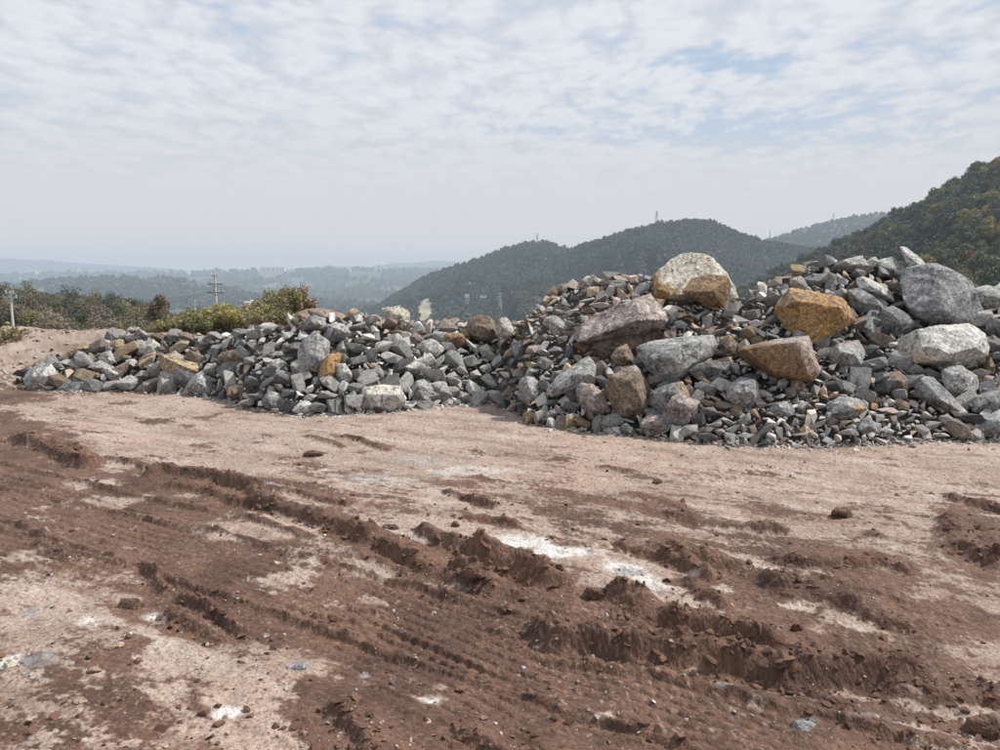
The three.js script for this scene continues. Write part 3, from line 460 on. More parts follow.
// The large blocks: short name | label | tone | corners seen from the yard | front corners [x, y, share of the size towards the yard] | stains
const UP = [0, 1, 0], DOWN = [0, -1, 0], RIGHT = [1, 0, 0], LEFT = [-1, 0, 0];
const HERO = [
  ['cream crest boulder', 'huge cream white boulder with a yellow stain standing on the crest', 'cream', [646, 286, 652, 273, 660, 264, 671, 256, 692, 252, 711, 258, 725, 271, 734, 288, 740, 304, 690, 312, 650, 300], [[678, 266, .2], [708, 270, .3], [664, 292, .45], [716, 300, .35]], [[T.ochre, [-0.75, -0.35, 0.3], .44, .6], [T.grey, [0.8, -0.3, .2], .35, .9]], { back: .35, cuts: 5 }],
  ['rust crest boulder', 'rust brown boulder leaning against the cream white boulder on the crest', 'rust', [682, 291, 692, 279, 707, 275, 727, 276, 731, 287, 724, 306, 710, 308, 697, 299], [[700, 290, .4], [712, 285, .5], [715, 298, .4]], [[T.tan, UP, .35, .7]], { lift: 2.2, cuts: 4 }],
  ['pinkish overhanging slab', 'long pinkish grey slab jutting over a dark gap', 'pink', [573, 333, 590, 317, 612, 308, 634, 303, 652, 293, 661, 300, 668, 314, 671, 327, 640, 333, 612, 338, 588, 345, 577, 343], [[600, 326, .35], [640, 316, .4], [655, 312, .45], [592, 332, .4]], [[T.brown, DOWN, .25, .6]], { lift: .6 }],
  ['block under the overhang', 'dark brown block in the shade beneath the pinkish overhanging slab', 'brown', [580, 345, 620, 337, 662, 330, 668, 345, 640, 358, 600, 362], [[620, 350, .2]], null, { lift: -2.4 }],
  ['long grey slab', 'long grey slab with a brown lower edge above the brown triangular block', 'grey', [634, 352, 640, 345, 657, 341, 685, 338, 712, 335, 718, 345, 712, 357, 698, 369, 682, 381, 667, 384, 650, 372], [[655, 352, .35], [700, 346, .35], [668, 372, .4], [690, 362, .4]], [[T.brown, [.6, -.6, .2], .3, .6], [T.pale, UP, .45, .75]], { lift: .5 }],
  ['rust-faced slab', 'squared slab with a rust brown face and pale grey end', 'pink', [738, 352, 742, 347, 760, 343, 785, 341, 808, 336, 813, 352, 820, 372, 812, 381, 790, 382, 770, 377, 752, 366], [[745, 349, .5], [797, 342, .55], [806, 372, .5], [775, 372, .5], [760, 362, .5]], [[T.rust, [-.35, -.6, .5], -.05, .3], [T.pale, [.95, .2, -.1], .52, .66]], { lift: .6, cuts: 3 }],
  ['ochre boulder', 'large ochre orange boulder high on the slope', 'ochre', [775, 311, 779, 299, 792, 288, 806, 291, 818, 297, 829, 301, 843, 298, 850, 309, 856, 321, 838, 333, 822, 341, 810, 346, 795, 338, 782, 326], [[790, 303, .4], [815, 310, .5], [840, 312, .4], [805, 335, .4], [792, 322, .45]], [[T.tan, [-.6, .8, 0], .45, .8], [T.grey, [-.5, .75, 0], .62, .85]], { lift: .5 }],
  ['giant slate boulder', 'huge slate grey boulder at the top of the slope under the pointed pale rock', 'slate', [899, 277, 904, 268, 920, 265, 937, 264, 955, 272, 972, 281, 981, 309, 972, 321, 951, 331, 927, 327, 911, 317, 902, 297], [[918, 274, .12], [957, 284, .16], [938, 316, .6], [906, 300, .34]], [[T.pale, [.6, .75, 0], .5, .8], [T.tan, [.7, -.5, .3], .55, .75]], { lift: .6 }],
  ['wide pale boulder', 'wide pale grey boulder with a brown stain below the huge slate boulder', 'pale', [893, 347, 897, 339, 906, 333, 930, 327, 947, 331, 968, 323, 982, 331, 992, 347, 984, 364, 960, 367, 942, 370, 915, 363, 895, 356], [[914, 341, .14], [948, 341, .18], [978, 342, .5], [928, 358, .56]], [[T.tan, [-.6, -.5, .4], .4, .7], [T.grey, [.1, -.1, .7], .35, .7]], { lift: .6 }],
  ['pointed pale rock', 'pale pointed rock tipped up on the skyline above the huge slate boulder', 'pale', [899, 246, 906, 247, 922, 260, 928, 268, 912, 270, 906, 262], [[910, 258, .4], [920, 265, .4]], null, { lift: .2 }],
  ['flat skyline rock', 'flat grey rock on the skyline next to the pointed pale rock', 'grey', [871, 262, 882, 259, 893, 257, 906, 268, 900, 273, 884, 273], [[885, 265, .4]], [[T.pale, UP, .3, .6]], {}],
  ['domed skyline rock', 'pale domed rock on the skyline beside the flat grey one', 'pale', [836, 265, 847, 259, 861, 256, 871, 266, 857, 273, 843, 271], [[855, 264, .4]], [[T.dark, DOWN, .2, .5]], {}],
  ['tilted pale splinter', 'long pale splinter of rock tilted down beneath the domed skyline rock', 'pale', [855, 278, 863, 276, 878, 284, 891, 291, 895, 302, 882, 302, 866, 292, 857, 287], [[865, 283, .35], [885, 295, .4]], null, { lift: .5 }],
  ['dark grey wedge', 'dark grey wedge of rock below the tilted pale splinter', 'slate', [846, 290, 860, 288, 874, 297, 884, 306, 886, 313, 868, 318, 851, 306], [[862, 300, .35]], null, {}],
  ['round dark boulder', 'rounded dark grey boulder tucked below the huge slate boulder', 'dark', [876, 316, 882, 309, 892, 306, 906, 313, 916, 323, 909, 333, 897, 337, 884, 338, 876, 328], [[890, 318, .4], [900, 325, .4]], [[T.grey, UP, .4, .8]], {}],
  ['small upright grey rock', 'small upright grey rock beside the rounded dark boulder', 'grey', [862, 324, 866, 317, 872, 316, 877, 329, 876, 338, 866, 337], [[869, 326, .4]], null, {}],
  ['end grey block', 'grey block beyond the huge slate boulder at the end of the crest', 'grey', [970, 290, 985, 285, 1003, 288, 1022, 296, 1020, 307, 990, 309, 975, 306], [[990, 294, .4]], null, {}],
  ['upright pale block', 'upright pale grey block under the wide pale boulder', 'grey', [941, 371, 950, 366, 962, 366, 977, 376, 979, 394, 961, 401, 945, 390], [[955, 375, .4], [965, 388, .4]], [[T.pale, [.3, .8, 0], .2, .6]], { lift: .4 }],
  ['sloping dark slab', 'sloping dark grey slab with a pale top edge below the wide pale boulder', 'slate', [915, 388, 923, 375, 935, 377, 950, 391, 966, 405, 971, 414, 945, 413, 920, 402], [[930, 390, .4], [950, 404, .4]], [[T.pale, UP, .35, .7]], { lift: .5 }],
  ['dark brown lump', 'dark brown lump of rock in the hollow beneath the wide pale boulder', 'brown', [886, 381, 893, 373, 901, 370, 912, 384, 908, 393, 890, 391], [[899, 381, .4]], [[T.dark, DOWN, .1, .5]], {}],
  ['grey brown block', 'grey brown block below the ochre boulder', 'grey', [826, 353, 838, 344, 858, 340, 866, 353, 864, 370, 846, 366, 830, 366], [[840, 352, .4], [855, 355, .4]], [[T.pink, UP, .2, .6], [T.dark, [.6, -.5, .2], .4, .7]], { lift: .3 }],
  ['squared end block', 'squared grey block below the upright pale block', 'slate', [970, 398, 990, 391, 1012, 391, 1014, 414, 985, 414, 972, 412], [[985, 398, .4], [1005, 404, .3]], null, {}],
  ['end toe boulder', 'big grey boulder at the foot of the slope below the squared grey block', 'grey', [976, 428, 985, 418, 1000, 410, 1025, 414, 1030, 436, 1005, 441, 985, 437], [[995, 422, .4]], [[T.pale, UP, .3, .7]], { lift: .4 }],
  ['orange-spotted block', 'grey block with an orange spot lying in fine rubble', 'grey', [828, 415, 826, 403, 842, 396, 860, 399, 869, 410, 858, 418, 842, 420], [[845, 406, .4], [858, 408, .45]], [[T.ochre, [.55, .1, .6], .36, .55]], { lift: .5 }],
  ['low toe wedge', 'low grey wedge with a light end near the foot below the orange-spotted block', 'slate', [853, 424, 866, 417, 881, 426, 883, 437, 872, 433, 858, 431], [[868, 424, .4]], [[T.pale, RIGHT, .4, .7]], { lift: .4 }],
  ['blue grey toe stone', 'blue grey oval stone in the rubble below the rust-faced slab', 'slate', [769, 408, 776, 402, 791, 403, 796, 412, 787, 418, 772, 416], [[782, 409, .4]], null, { lift: .5 }],
  ['brown cone', 'small brown pointed stone standing just below the rust-faced slab', 'brown', [789, 392, 796, 377, 801, 377, 808, 392, 798, 396], [[798, 386, .4]], null, { lift: .5 }],
  ['tan chip', 'tan flat stone standing in the rubble below the blue grey oval stone', 'tan', [799, 430, 804, 424, 812, 431, 810, 441, 803, 442], [[806, 433, .4]], null, { lift: .5 }],
  ['grey face block', 'grey many-sided block below the shale slab', 'grey', [726, 387, 740, 377, 755, 380, 762, 399, 755, 411, 740, 413, 728, 400], [[738, 388, .4], [750, 395, .4]], [[T.tan, [-.3, .5, .3], .5, .75]], { lift: .5 }],
  ['brown triangular block', 'big reddish brown triangular block under the long grey slab', 'brown', [604, 382, 618, 371, 635, 364, 645, 378, 652, 394, 647, 412, 631, 424, 612, 410], [[625, 380, .35], [638, 392, .4], [625, 408, .4]], [[T.pink, UP, .4, .8], [T.tan, [.3, -.6, .3], .55, .8]], { lift: .5 }],
  ['pinkish toe block', 'pinkish grey rounded block at the foot leaning on the brown triangular block', 'pink', [575, 389, 580, 383, 593, 384, 607, 396, 613, 412, 596, 418, 578, 404], [[590, 393, .4], [597, 406, .4]], null, { lift: .5 }],
  ['sloping grey slab', 'smooth grey slab sloping over a dark hollow', 'grey', [546, 390, 557, 377, 572, 366, 588, 356, 597, 366, 595, 381, 576, 390, 560, 394, 547, 398], [[575, 374, .3], [585, 376, .35], [558, 386, .3]], null, { lift: .4 }],
  ['brown wedge', 'small brown wedge perched between the smooth sloping slab and the long grey slab', 'brown', [610, 357, 617, 348, 627, 343, 637, 365, 620, 371], [[623, 356, .4]], [[T.tan, UP, .3, .6]], { lift: .5 }],
  ['pink-topped toe block', 'block with a pale pinkish top beside the brown grey block', 'pink', [666, 407, 672, 397, 680, 394, 701, 402, 696, 414, 685, 427, 674, 425], [[676, 400, .3], [690, 408, .5], [680, 418, .5]], [[T.slate, [0, -.7, .4], .2, .5]], { lift: .5, cuts: 4 }],
  ['dark and tan block', 'block half dark and half tan lying under the long grey slab', 'slate', [650, 393, 660, 388, 672, 383, 683, 381, 692, 396, 676, 402, 662, 416, 651, 407], [[665, 394, .4], [660, 404, .4]], [[T.tan, [.8, .2, .2], .25, .5]], { lift: .4 }],
  ['brown grey toe block', 'squat brown grey block at the foot of the slope below the brown triangular block', 'pink', [639, 425, 648, 414, 667, 415, 671, 430, 660, 436, 641, 433], [[652, 421, .4]], [[T.slate, RIGHT, .2, .5], [T.brown, DOWN, .4, .7]], { lift: .5 }],
  ['tan cube', 'pale tan cube of stone at the foot of the slope', 'tan', [565, 416, 572, 413, 580, 415, 579, 429, 566, 429], [[572, 418, .5], [568, 425, .5]], [[T.pale, UP, .3, .6]], { lift: .5, cuts: 3 }],
  ['brown toe cube', 'small brown cube of stone standing apart at the foot of the slope', 'brown', [525, 413, 531, 410, 538, 412, 539, 425, 526, 425], [[531, 416, .5]], [[T.tan, LEFT, .3, .6]], { lift: .6, cuts: 4 }],
  ['grey toe block', 'grey block above the small brown cube', 'grey', [519, 381, 525, 376, 534, 377, 545, 389, 541, 401, 527, 406, 520, 398], [[530, 386, .4], [532, 396, .4]], null, { lift: .4 }],
  ['flat dark toe stone', 'flat dark stone on the ground between the small brown cube and the pale tan cube', 'slate', [540, 416, 554, 409, 563, 412, 558, 420, 542, 421], [[552, 414, .4]], null, { lift: .4 }],
  ['shale slab', 'thin layered dark shale slab with a pale top just beside the rust-faced slab', 'dark', [689, 370, 697, 364, 708, 361, 733, 362, 729, 371, 712, 376, 695, 378], [[712, 367, .3]], [[T.pale, UP, .3, .55]], { lift: .5, beds: 2.5 }],
  ['brown shoulder stone', 'brown rounded stone wedged between the long grey slab and the rust-faced slab', 'brown', [717, 344, 721, 337, 730, 335, 741, 347, 738, 359, 726, 361], [[728, 345, .4]], [[T.tan, UP, .3, .6]], { lift: .2 }],
  ['saddle brown block', 'brown rust-topped block next to a light grey block at the dip between the two heaps', 'brown', [467, 323, 470, 318, 478, 315, 488, 316, 496, 322, 502, 341, 486, 345, 468, 333], [[473, 324, .4], [492, 330, .45], [482, 338, .4]], [[T.rust, [-.2, .7, 0], .25, .5], [T.dark, DOWN, .25, .5]], { lift: .6, cuts: 4 }],
  ['saddle grey block', 'light grey block leaning on the rust-topped brown block at the dip', 'pink', [495, 323, 500, 318, 506, 316, 512, 325, 516, 336, 503, 344, 498, 338], [[503, 326, .4], [506, 335, .4]], [[T.pale, RIGHT, -.2, .3]], { lift: .6, cuts: 4 }],
  ['rusty slab in the dip', 'flat slab with a rusty side lying in the dip below the rust-topped brown block', 'rust', [443, 334, 455, 332, 464, 334, 470, 346, 455, 350, 447, 344], [[456, 340, .4]], [[T.grey, UP, .3, .6]], { lift: .3 }],
  ['grey fin', 'grey upright rock in dark rubble near the dip', 'grey', [546, 322, 549, 317, 557, 315, 566, 324, 564, 337, 553, 335], [[555, 322, .4]], [[T.pale, [-.5, .5, 0], .3, .6]], { lift: .3 }],
  ['round grey stone', 'roundish grey stone below the dip', 'slate', [511, 348, 515, 342, 523, 340, 530, 350, 526, 360, 515, 359], [[520, 349, .4]], null, { lift: .4 }],
  ['white-topped block', 'chalky white-topped block with a dark muddy base at the foot of the slope', 'pale', [357, 404, 359, 391, 371, 385, 385, 385, 400, 386, 406, 398, 402, 410, 378, 414, 360, 412], [[365, 394, .4], [398, 395, .4], [380, 406, .4]], [[T.brown, [0, -.95, .2], .26, .36], [T.cream, UP, .1, .4]], { lift: .7, cuts: 4 }],
  ['ochre split rock', 'mustard ochre rock standing upright among grey rocks', 'ochre', [318, 376, 320, 366, 328, 355, 342, 351, 342, 358, 334, 368, 332, 379, 326, 387, 319, 384], [[327, 366, .4], [326, 378, .4]], [[T.grey, [.7, -.1, .2], .3, .5]], { lift: .5 }],
  ['pale grey partner', 'pale grey rock touching the mustard ochre rock', 'pale', [334, 368, 338, 364, 345, 363, 353, 375, 348, 386, 338, 380], [[343, 372, .4]], null, { lift: .5 }],
  ['big mottled rock', 'large mottled grey rock above the mustard ochre rock', 'grey', [298, 350, 304, 338, 316, 332, 330, 342, 329, 358, 318, 378, 305, 374], [[312, 348, .35], [318, 360, .4]], [[T.pale, [-.2, .3, .4], .35, .7]], { lift: .4 }],
  ['brown slab on the grey heap', 'dark brown slab lying across the grey rocks', 'brown', [216, 358, 222, 352, 234, 350, 249, 356, 248, 363, 228, 366], [[232, 357, .4]], [[T.grey, LEFT, .4, .7]], { lift: .5 }],
  ['domed toe boulder', 'domed blue grey boulder resting on the ground below the long tan slab', 'grey', [184, 384, 192, 377, 202, 373, 214, 379, 221, 389, 212, 396, 194, 395], [[198, 382, .4], [206, 388, .4]], [[T.pale, [-.4, .6, 0], .3, .6]], { lift: .7 }],
  ['long tan slab', 'long tan and brown slab leaning across the slope', 'tan', [154, 359, 160, 355, 170, 354, 188, 359, 203, 364, 202, 374, 182, 380, 168, 373, 160, 366], [[172, 361, .4], [192, 369, .4]], [[T.brown, [-.3, -.6, .2], .2, .5], [T.grey, UP, .4, .7]], { lift: .6 }],
  ['outlying pale boulder', 'pale blue grey boulder at the outer end of the heap', 'pale', [21, 382, 30, 369, 40, 364, 51, 364, 59, 374, 58, 383, 42, 388, 26, 389], [[35, 373, .4], [48, 378, .4]], [[T.slate, DOWN, .2, .6]], { lift: .7 }],
  ['low end rock', 'low blue grey rock on the ground next to the outlying pale boulder', 'grey', [56, 391, 62, 384, 70, 381, 85, 382, 87, 390, 72, 395], [[70, 386, .4]], [[T.pale, UP, .2, .6]], { lift: .6 }],
  ['light slanted rock', 'light grey slanted rock near the top of the outer heap', 'pale', [138, 348, 143, 342, 153, 339, 166, 349, 160, 355, 144, 357], [[150, 347, .4]], null, { lift: .4 }],
  ['pale tan capstone', 'pale tan rock near the crest of the outer heap', 'tan', [109, 344, 114, 340, 123, 338, 126, 350, 116, 355], [[117, 346, .4]], [[T.pale, LEFT, .1, .5]], { lift: .4 }],
  ['pale leaning rock', 'pale grey rock leaning in the middle of the outer heap', 'pale', [98, 359, 102, 353, 111, 350, 116, 361, 107, 368], [[107, 358, .4]], null, { lift: .5 }],
  ['white-cornered rock', 'light grey rock just above the ground in the outer heap', 'pale', [101, 370, 106, 366, 113, 366, 120, 375, 110, 380, 103, 376], [[110, 372, .4]], [[T.slate, DOWN, .1, .5]], { lift: .5 }],
  ['tan flat rock', 'flat tan rock at the outer shoulder of the heap', 'tan', [67, 351, 76, 345, 86, 341, 91, 347, 80, 354, 71, 356], [[80, 348, .4]], null, { lift: .3 }],
  ['dark cap rock', 'dark rock with a flat top on the crest of the outer heap', 'dark', [124, 339, 130, 335, 141, 334, 143, 341, 130, 344], [[133, 339, .4]], [[T.grey, UP, .4, .7]], {}],
  ['reddish capstone', 'flat reddish slab on the crest of the outer heap', 'pink', [124, 331, 130, 327, 139, 327, 141, 331, 132, 334], [[132, 330, .4]], [[T.brown, DOWN, 0, .3]], { back: .3 }],
  ['white-faced grey rock', 'grey rock with a whitish top in the middle of the long heap', 'grey', [266, 367, 270, 361, 278, 358, 287, 363, 286, 374, 274, 376], [[277, 366, .4]], [[T.pale, [-.4, .6, 0], .1, .5]], { lift: .5 }],
  ['dark-sided toe rock', 'dark-sided rock on the ground at the foot of the long heap', 'slate', [261, 401, 265, 394, 273, 391, 287, 399, 283, 410, 268, 411], [[272, 400, .4]], [[T.pale, [.4, .6, 0], .2, .5]], { lift: .6 }],
  ['pale flat toe rock', 'flat pale rock on the ground between the dark-sided rock and the white-topped block', 'pale', [291, 411, 297, 404, 306, 400, 319, 407, 315, 414, 300, 415], [[305, 406, .4]], [[T.slate, DOWN, .1, .5]], { lift: .6 }],
  ['speckled toe boulder', 'speckled grey boulder at the foot beside the white-topped block', 'grey', [409, 388, 414, 382, 424, 379, 434, 389, 431, 402, 414, 404], [[420, 388, .4], [424, 396, .4]], [[T.pale, [.2, .5, .2], .2, .6]], { lift: .6 }],
  ['rounded toe partner', 'rounded grey boulder at the foot next to the speckled grey one', 'grey', [431, 384, 437, 381, 446, 382, 453, 396, 448, 403, 434, 404], [[441, 390, .4]], [[T.pale, UP, .1, .6]], { lift: .6 }],
  ['light grey shoulder rock', 'light grey rock high in the long heap', 'pale', [415, 347, 421, 342, 433, 338, 446, 349, 440, 357, 424, 358], [[430, 346, .4]], [[T.slate, [.3, -.6, .2], .2, .5]], { lift: .4 }],
  ['whitish crest rock', 'whitish grey rock near the crest of the long heap', 'pale', [383, 340, 390, 335, 399, 333, 408, 344, 401, 352, 387, 351], [[396, 341, .4]], null, { lift: .3 }],
  ['cream wedge', 'pale cream wedge in the middle of the long heap', 'pale', [400, 366, 412, 360, 424, 364, 431, 372, 418, 377, 406, 374], [[414, 367, .4]], null, { lift: .5 }],
  ['dark crest rock', 'dark broken rock rising on the crest of the long heap', 'dark', [298, 327, 304, 320, 313, 315, 324, 318, 328, 326, 318, 334, 305, 335], [[312, 323, .4]], [[T.grey, [.5, .2, .2], .1, .5]], {}],
  ['crest grey slab', 'large pale grey rock on the crest of the long heap beside the dark broken rock', 'grey', [326, 326, 336, 322, 346, 325, 352, 335, 344, 343, 331, 341], [[340, 331, .4]], [[T.pale, UP, .1, .6]], { lift: .2 }],
];
const insidePoly = (P, x, y, k = 1) => { let cx = 0, cy = 0; const n = P.length / 2; for (let i = 0; i < n; i++) { cx += P[i * 2] / n; cy += P[i * 2 + 1] / n; } let c = false; for (let i = 0, j = n - 1; i < n; j = i++) { const ax = cx + (P[i * 2] - cx) * k, ay = cy + (P[i * 2 + 1] - cy) * k, bx = cx + (P[j * 2] - cx) * k, by = cy + (P[j * 2 + 1] - cy) * k; if ((ay > y) !== (by > y) && x < (bx - ax) * (y - ay) / (by - ay) + ax) c = !c; } return c; };
const heroAt = [];
HERO.forEach(([short, label, tone, out, front, tint, o], k) => {
  const n = out.length / 2; let cx = 0, cy = 0, x0 = 1e9, x1 = -1e9, y0 = 1e9, y1 = -1e9;
  for (let i = 0; i < n; i++) { const x = out[i * 2], y = out[i * 2 + 1]; cx += x / n; cy += y / n; x0 = Math.min(x0, x); x1 = Math.max(x1, x); y0 = Math.min(y0, y); y1 = Math.max(y1, y); }
  const pd = pileDepth(cx, cy), px2m = pd / F, size = Math.sqrt((x1 - x0) * (y1 - y0)) * px2m;
  let D = Math.min(pd, pileDepth(cx, y1) + 0.35 * (y1 - y0) * px2m) + (o.back ?? 0);
  D -= (o.lift ?? 0) * 0.16 * size;
  const rnd = rngOf(900 + k), pts = [];
  for (let i = 0; i < n; i++) { const x = out[i * 2], y = out[i * 2 + 1], up = (cy - y) / (y1 - y0); pts.push(at(x, y, D + size * (0.24 * up + 0.5 * (rnd() - 0.5)))); const s = lerp(0.74, 0.92, rnd()); pts.push(at(cx + (x - cx) * s, cy + (y - cy) * s, D + size * lerp(0.45, 0.65, rnd()))); }
  for (const [x, y, d] of front) pts.push(at(x, y, D - d * size * 0.95));
  const wide = x1 - x0, detail = Math.round(clamp(wide * 0.33, 8, 27));
  const { g, c } = stone(pts, detail, 300 + k, { tone: T[tone], tint, cuts: Math.min(4, o.cuts ?? 4), beds: o.beds ?? 1, split: o.cuts === 3 ? 0 : wide > 55 ? 3 : 1, rough: o.cuts < 5 ? 0.55 : 0.7, crease: 0.42, p: 220 });
  const m = new THREE.Mesh(g, rockMat); m.position.copy(c);
  put(m, wide > 24 ? 'boulder' : 'rock', { label, category: wide > 24 ? 'boulder' : 'rock', group: 'large blocks of the rock heaps' });
  heroAt.push({ short, x: cx, y: cy, poly: out, x0, x1, y0, y1 });
});
// the rest of the heaps: darts thrown over the slopes, the largest first
const PILE_STONES = [];
{
  const rnd = rngOf(4242), cells = new Map(), key = (x, y) => Math.floor(x / 16) + ',' + Math.floor(y / 16);
  const free = (x, y, r, k) => { const X = Math.floor(x / 16), Y = Math.floor(y / 16); for (let i = X - 2; i <= X + 2; i++) for (let j = Y - 2; j <= Y + 2; j++) for (const q of cells.get(i + ',' + j) ?? []) if (Math.hypot(q[0] - x, (q[1] - y) * 1.25) < k * (q[2] + r)) return false; return true; };
  const hit = (x, y, k) => heroAt.some((h) => x > h.x0 - 2 && x < h.x1 + 2 && y > h.y0 - 2 && y < h.y1 + 2 && insidePoly(h.poly, x, y, k));
  const most = (x, y, f) => { // the largest half width in each stretch of the heaps
    if (x < 260) return lerp(14, 10, f); if (x < 500) return y > 345 ? 12 : 9; if (x < 560) return y < 345 ? 5.5 : 9; if (x < 745) return y < 335 ? 8 : y < 380 ? 10 : 11; if (x < 850) return y < 300 ? 10 : y > 395 ? 8 : 9; return y > 395 && x < 945 ? 7 : 13; };
  const pass = (n, r0, r1, k, heroK) => { for (let i = 0; i < n; i++) { const x = lerp(-30, 1285, rnd()), p = pileAt(x), y = lerp(p.cy - 1, p.ty + 1, Math.pow(rnd(), 0.9)), v = (p.ty - y) / (p.ty - p.cy); if (p.ty - p.cy < 6) continue; let r = lerp(r0, r1, Math.pow(rnd(), 1.6)); const mx = most(x, y, v); if (r > mx) continue; if (y + r * 0.8 > p.ty + 2.5) continue; if (hit(x, y, heroK)) continue; if (!free(x, y, r, k)) continue; const q = [x, y, r]; PILE_STONES.push(q); const K = key(x, y); if (!cells.has(K)) cells.set(K, []); cells.get(K).push(q); } };
  pass(9000, 14, 9, 0.70, 1.0); pass(16000, 9, 6, 0.70, 0.98); pass(30000, 6, 3.6, 0.72, 0.94); pass(70000, 3.6, 2.0, 0.78, 0.9); pass(90000, 2.0, 1.2, 0.8, 0.86);
}
function toneFor(x, y, r, rnd) {
  const t = rnd();
  if (x < 200) return t < .30 ? 'grey' : t < .46 ? 'pale' : t < .62 ? 'slate' : t < .72 ? 'tan' : t < .86 ? 'brown' : t < .95 ? 'pink' : 'dark';
  if (x < 300) return t < .42 ? 'grey' : t < .56 ? 'slate' : t < .76 ? 'pale' : t < .82 ? 'dark' : t < .90 ? 'brown' : t < .95 ? 'tan' : 'pink';
  if (x < 500) return y < 340 && t < .35 ? (t < .15 ? 'pink' : t < .25 ? 'tan' : 'brown') : t < .46 ? 'grey' : t < .55 ? 'slate' : t < .90 ? 'pale' : t < .94 ? 'dark' : t < .97 ? 'tan' : 'brown';
  if (x < 740) return t < .20 ? 'slate' : t < .34 ? 'dark' : t < .54 ? 'brown' : t < .70 ? 'grey' : t < .82 ? 'pink' : t < .92 ? 'tan' : t < .97 ? 'pale' : 'rust';
  return t < .36 ? 'grey' : t < .54 ? 'slate' : t < .64 ? 'dark' : t < .76 ? 'pale' : t < .86 ? 'brown' : t < .93 ? 'pink' : t < .98 ? 'tan' : 'rust';
}
{
  const rnd = rngOf(99), shapes = [];
  for (let k = 0; k < 16; k++) {
    const pts = [], ax = [1.15, lerp(0.4, 0.85, rnd()), lerp(0.55, 0.95, rnd())]; if (k % 2) for (const sx of [-1, 1]) for (const sy of [-1, 1]) for (const sz of [-1, 1]) pts.push(new THREE.Vector3(sx * ax[0] * lerp(0.25, 1, rnd()), sy * ax[1] * lerp(0.3, 1, rnd()), sz * ax[2] * lerp(0.25, 1, rnd()))); else
    for (let i = 0; i < 9 + k % 3; i++) { const v = new THREE.Vector3(rnd() * 2 - 1, rnd() * 2 - 1, rnd() * 2 - 1).normalize(); v.x *= ax[0]; v.y *= ax[1]; v.z *= ax[2]; pts.push(v); }
    const pts2 = []; for (let i = 0; i < 8; i++) { const v = new THREE.Vector3(rnd() * 2 - 1, rnd() * 2 - 1, rnd() * 2 - 1).normalize().multiplyScalar(lerp(0.7, 1, rnd())); v.x *= ax[2]; v.y *= ax[0] * 0.8; v.z *= ax[1]; pts2.push(v.add(new THREE.Vector3(0.12, 0.05, -0.1))); }
    const s = stone(pts, 11, 2000 + k, { second: k % 4 ? pts2 : null, cuts: 4, rough: 0.6, p: 160, crease: 0.4 }); s.g.computeBoundingSphere(); shapes.push(s.g);
  }
  const mats = {};
  const tinted = (tone, i) => mats[tone + i] ??= (() => { const c = mix3(T[tone][0], T[tone][i ? 2 : 1], i === 2 ? 0.75 : i === 1 ? 0.15 : 0.45), m = rockMat.clone(); m.name = 'rock_' + tone; m.color.setRGB(c[0] * 2.25, c[1] * 2.22, c[2] * 2.17); return m; })();
  const big = PILE_STONES.filter((q) => q[0] > 4 && q[0] < 996).sort((a, b) => b[2] - a[2]).slice(0, 225), bigSet = new Set(big);
  const word = { grey: 'grey', slate: 'blue grey', pale: 'pale grey', dark: 'dark', brown: 'brown', tan: 'tan', pink: 'pinkish', rust: 'rusty' };
  const near = (q) => heroAt.map((h) => [Math.hypot(h.x - q[0], 1.3 * (h.y - q[1])), h]).sort((a, b) => a[0] - b[0]);
  const seen = new Map();
  const proto = {};
  for (const q of big) {
    const tone = toneFor(q[0], q[1], q[2], rnd), si = Math.floor(rnd() * shapes.length), mi = Math.floor(rnd() * 3), D = pileDepth(q[0], q[1]), r = q[2] * D / F;
    const k = si + tone + mi, m = proto[k] ? proto[k].clone() : (proto[k] = new THREE.Mesh(shapes[si], tinted(tone, mi)));
    m.position.copy(at(q[0], q[1] + 0.5, D - 0.4 * r)); m.rotation.set((rnd() - 0.5) * 1.6, rnd() * 6.28, (rnd() - 0.5) * 1.6); m.scale.set(r * lerp(1.05, 1.4, rnd()), r * lerp(0.8, 1.1, rnd()), r * lerp(0.95, 1.25, rnd()));
    m.userData = {};
    const N = near(q), h = N[0][1], h2 = N[1][1], h3 = N[2][1], size = q[2] > 9.5 ? 'large' : q[2] > 7 ? 'mid-sized' : 'small';
    const rel = Math.abs(q[1] - h.y) > Math.abs(q[0] - h.x) * 0.75 ? (q[1] > h.y ? 'below' : 'above') : 'beside';
    const tries = [`${size} ${word[tone]} rock ${rel} the ${h.short}`, `${size} ${word[tone]} rock between the ${h.short} and the ${h2.short}`, `${size} ${word[tone]} rock ${rel} the ${h.short}, towards the ${h2.short}`, `${size} ${word[tone]} rock between the ${h.short} and the ${h3.short}`, `${size} ${word[tone]} rock ${rel} the ${h.short}, towards the ${h3.short}`, `${size} ${word[tone]} rock ${rel} the ${h2.short}, towards the ${h.short}`];
    const label = tries.find((t) => !seen.has(t) && t.split(' ').length <= 16) ?? tries[0];
    seen.set(label, (seen.get(label) ?? 0) + 1);
    put(m, 'rock', { label, category: 'rock', group: 'loose rocks on the heaps' });
  }
  // everything smaller, and the grit that the heaps are bedded in
  const small = []; for (let k = 0; k < 40; k++) { const pts = []; for (let i = 0; i < 8 + k % 4; i++) { const v = new THREE.Vector3(rnd() * 2 - 1, rnd() * 2 - 1, rnd() * 2 - 1).normalize(); v.y *= 0.45 + 0.1 * (k % 5); v.z *= 0.8; v.x *= 1.15; pts.push(v); } small.push(new ConvexGeometry(pts).attributes.position.array); }
  const sides = [{ pos: [], col: [] }, { pos: [], col: [] }], v = new THREE.Vector3(), M = new THREE.Matrix4(), Q = new THREE.Quaternion(), E = new THREE.Euler();
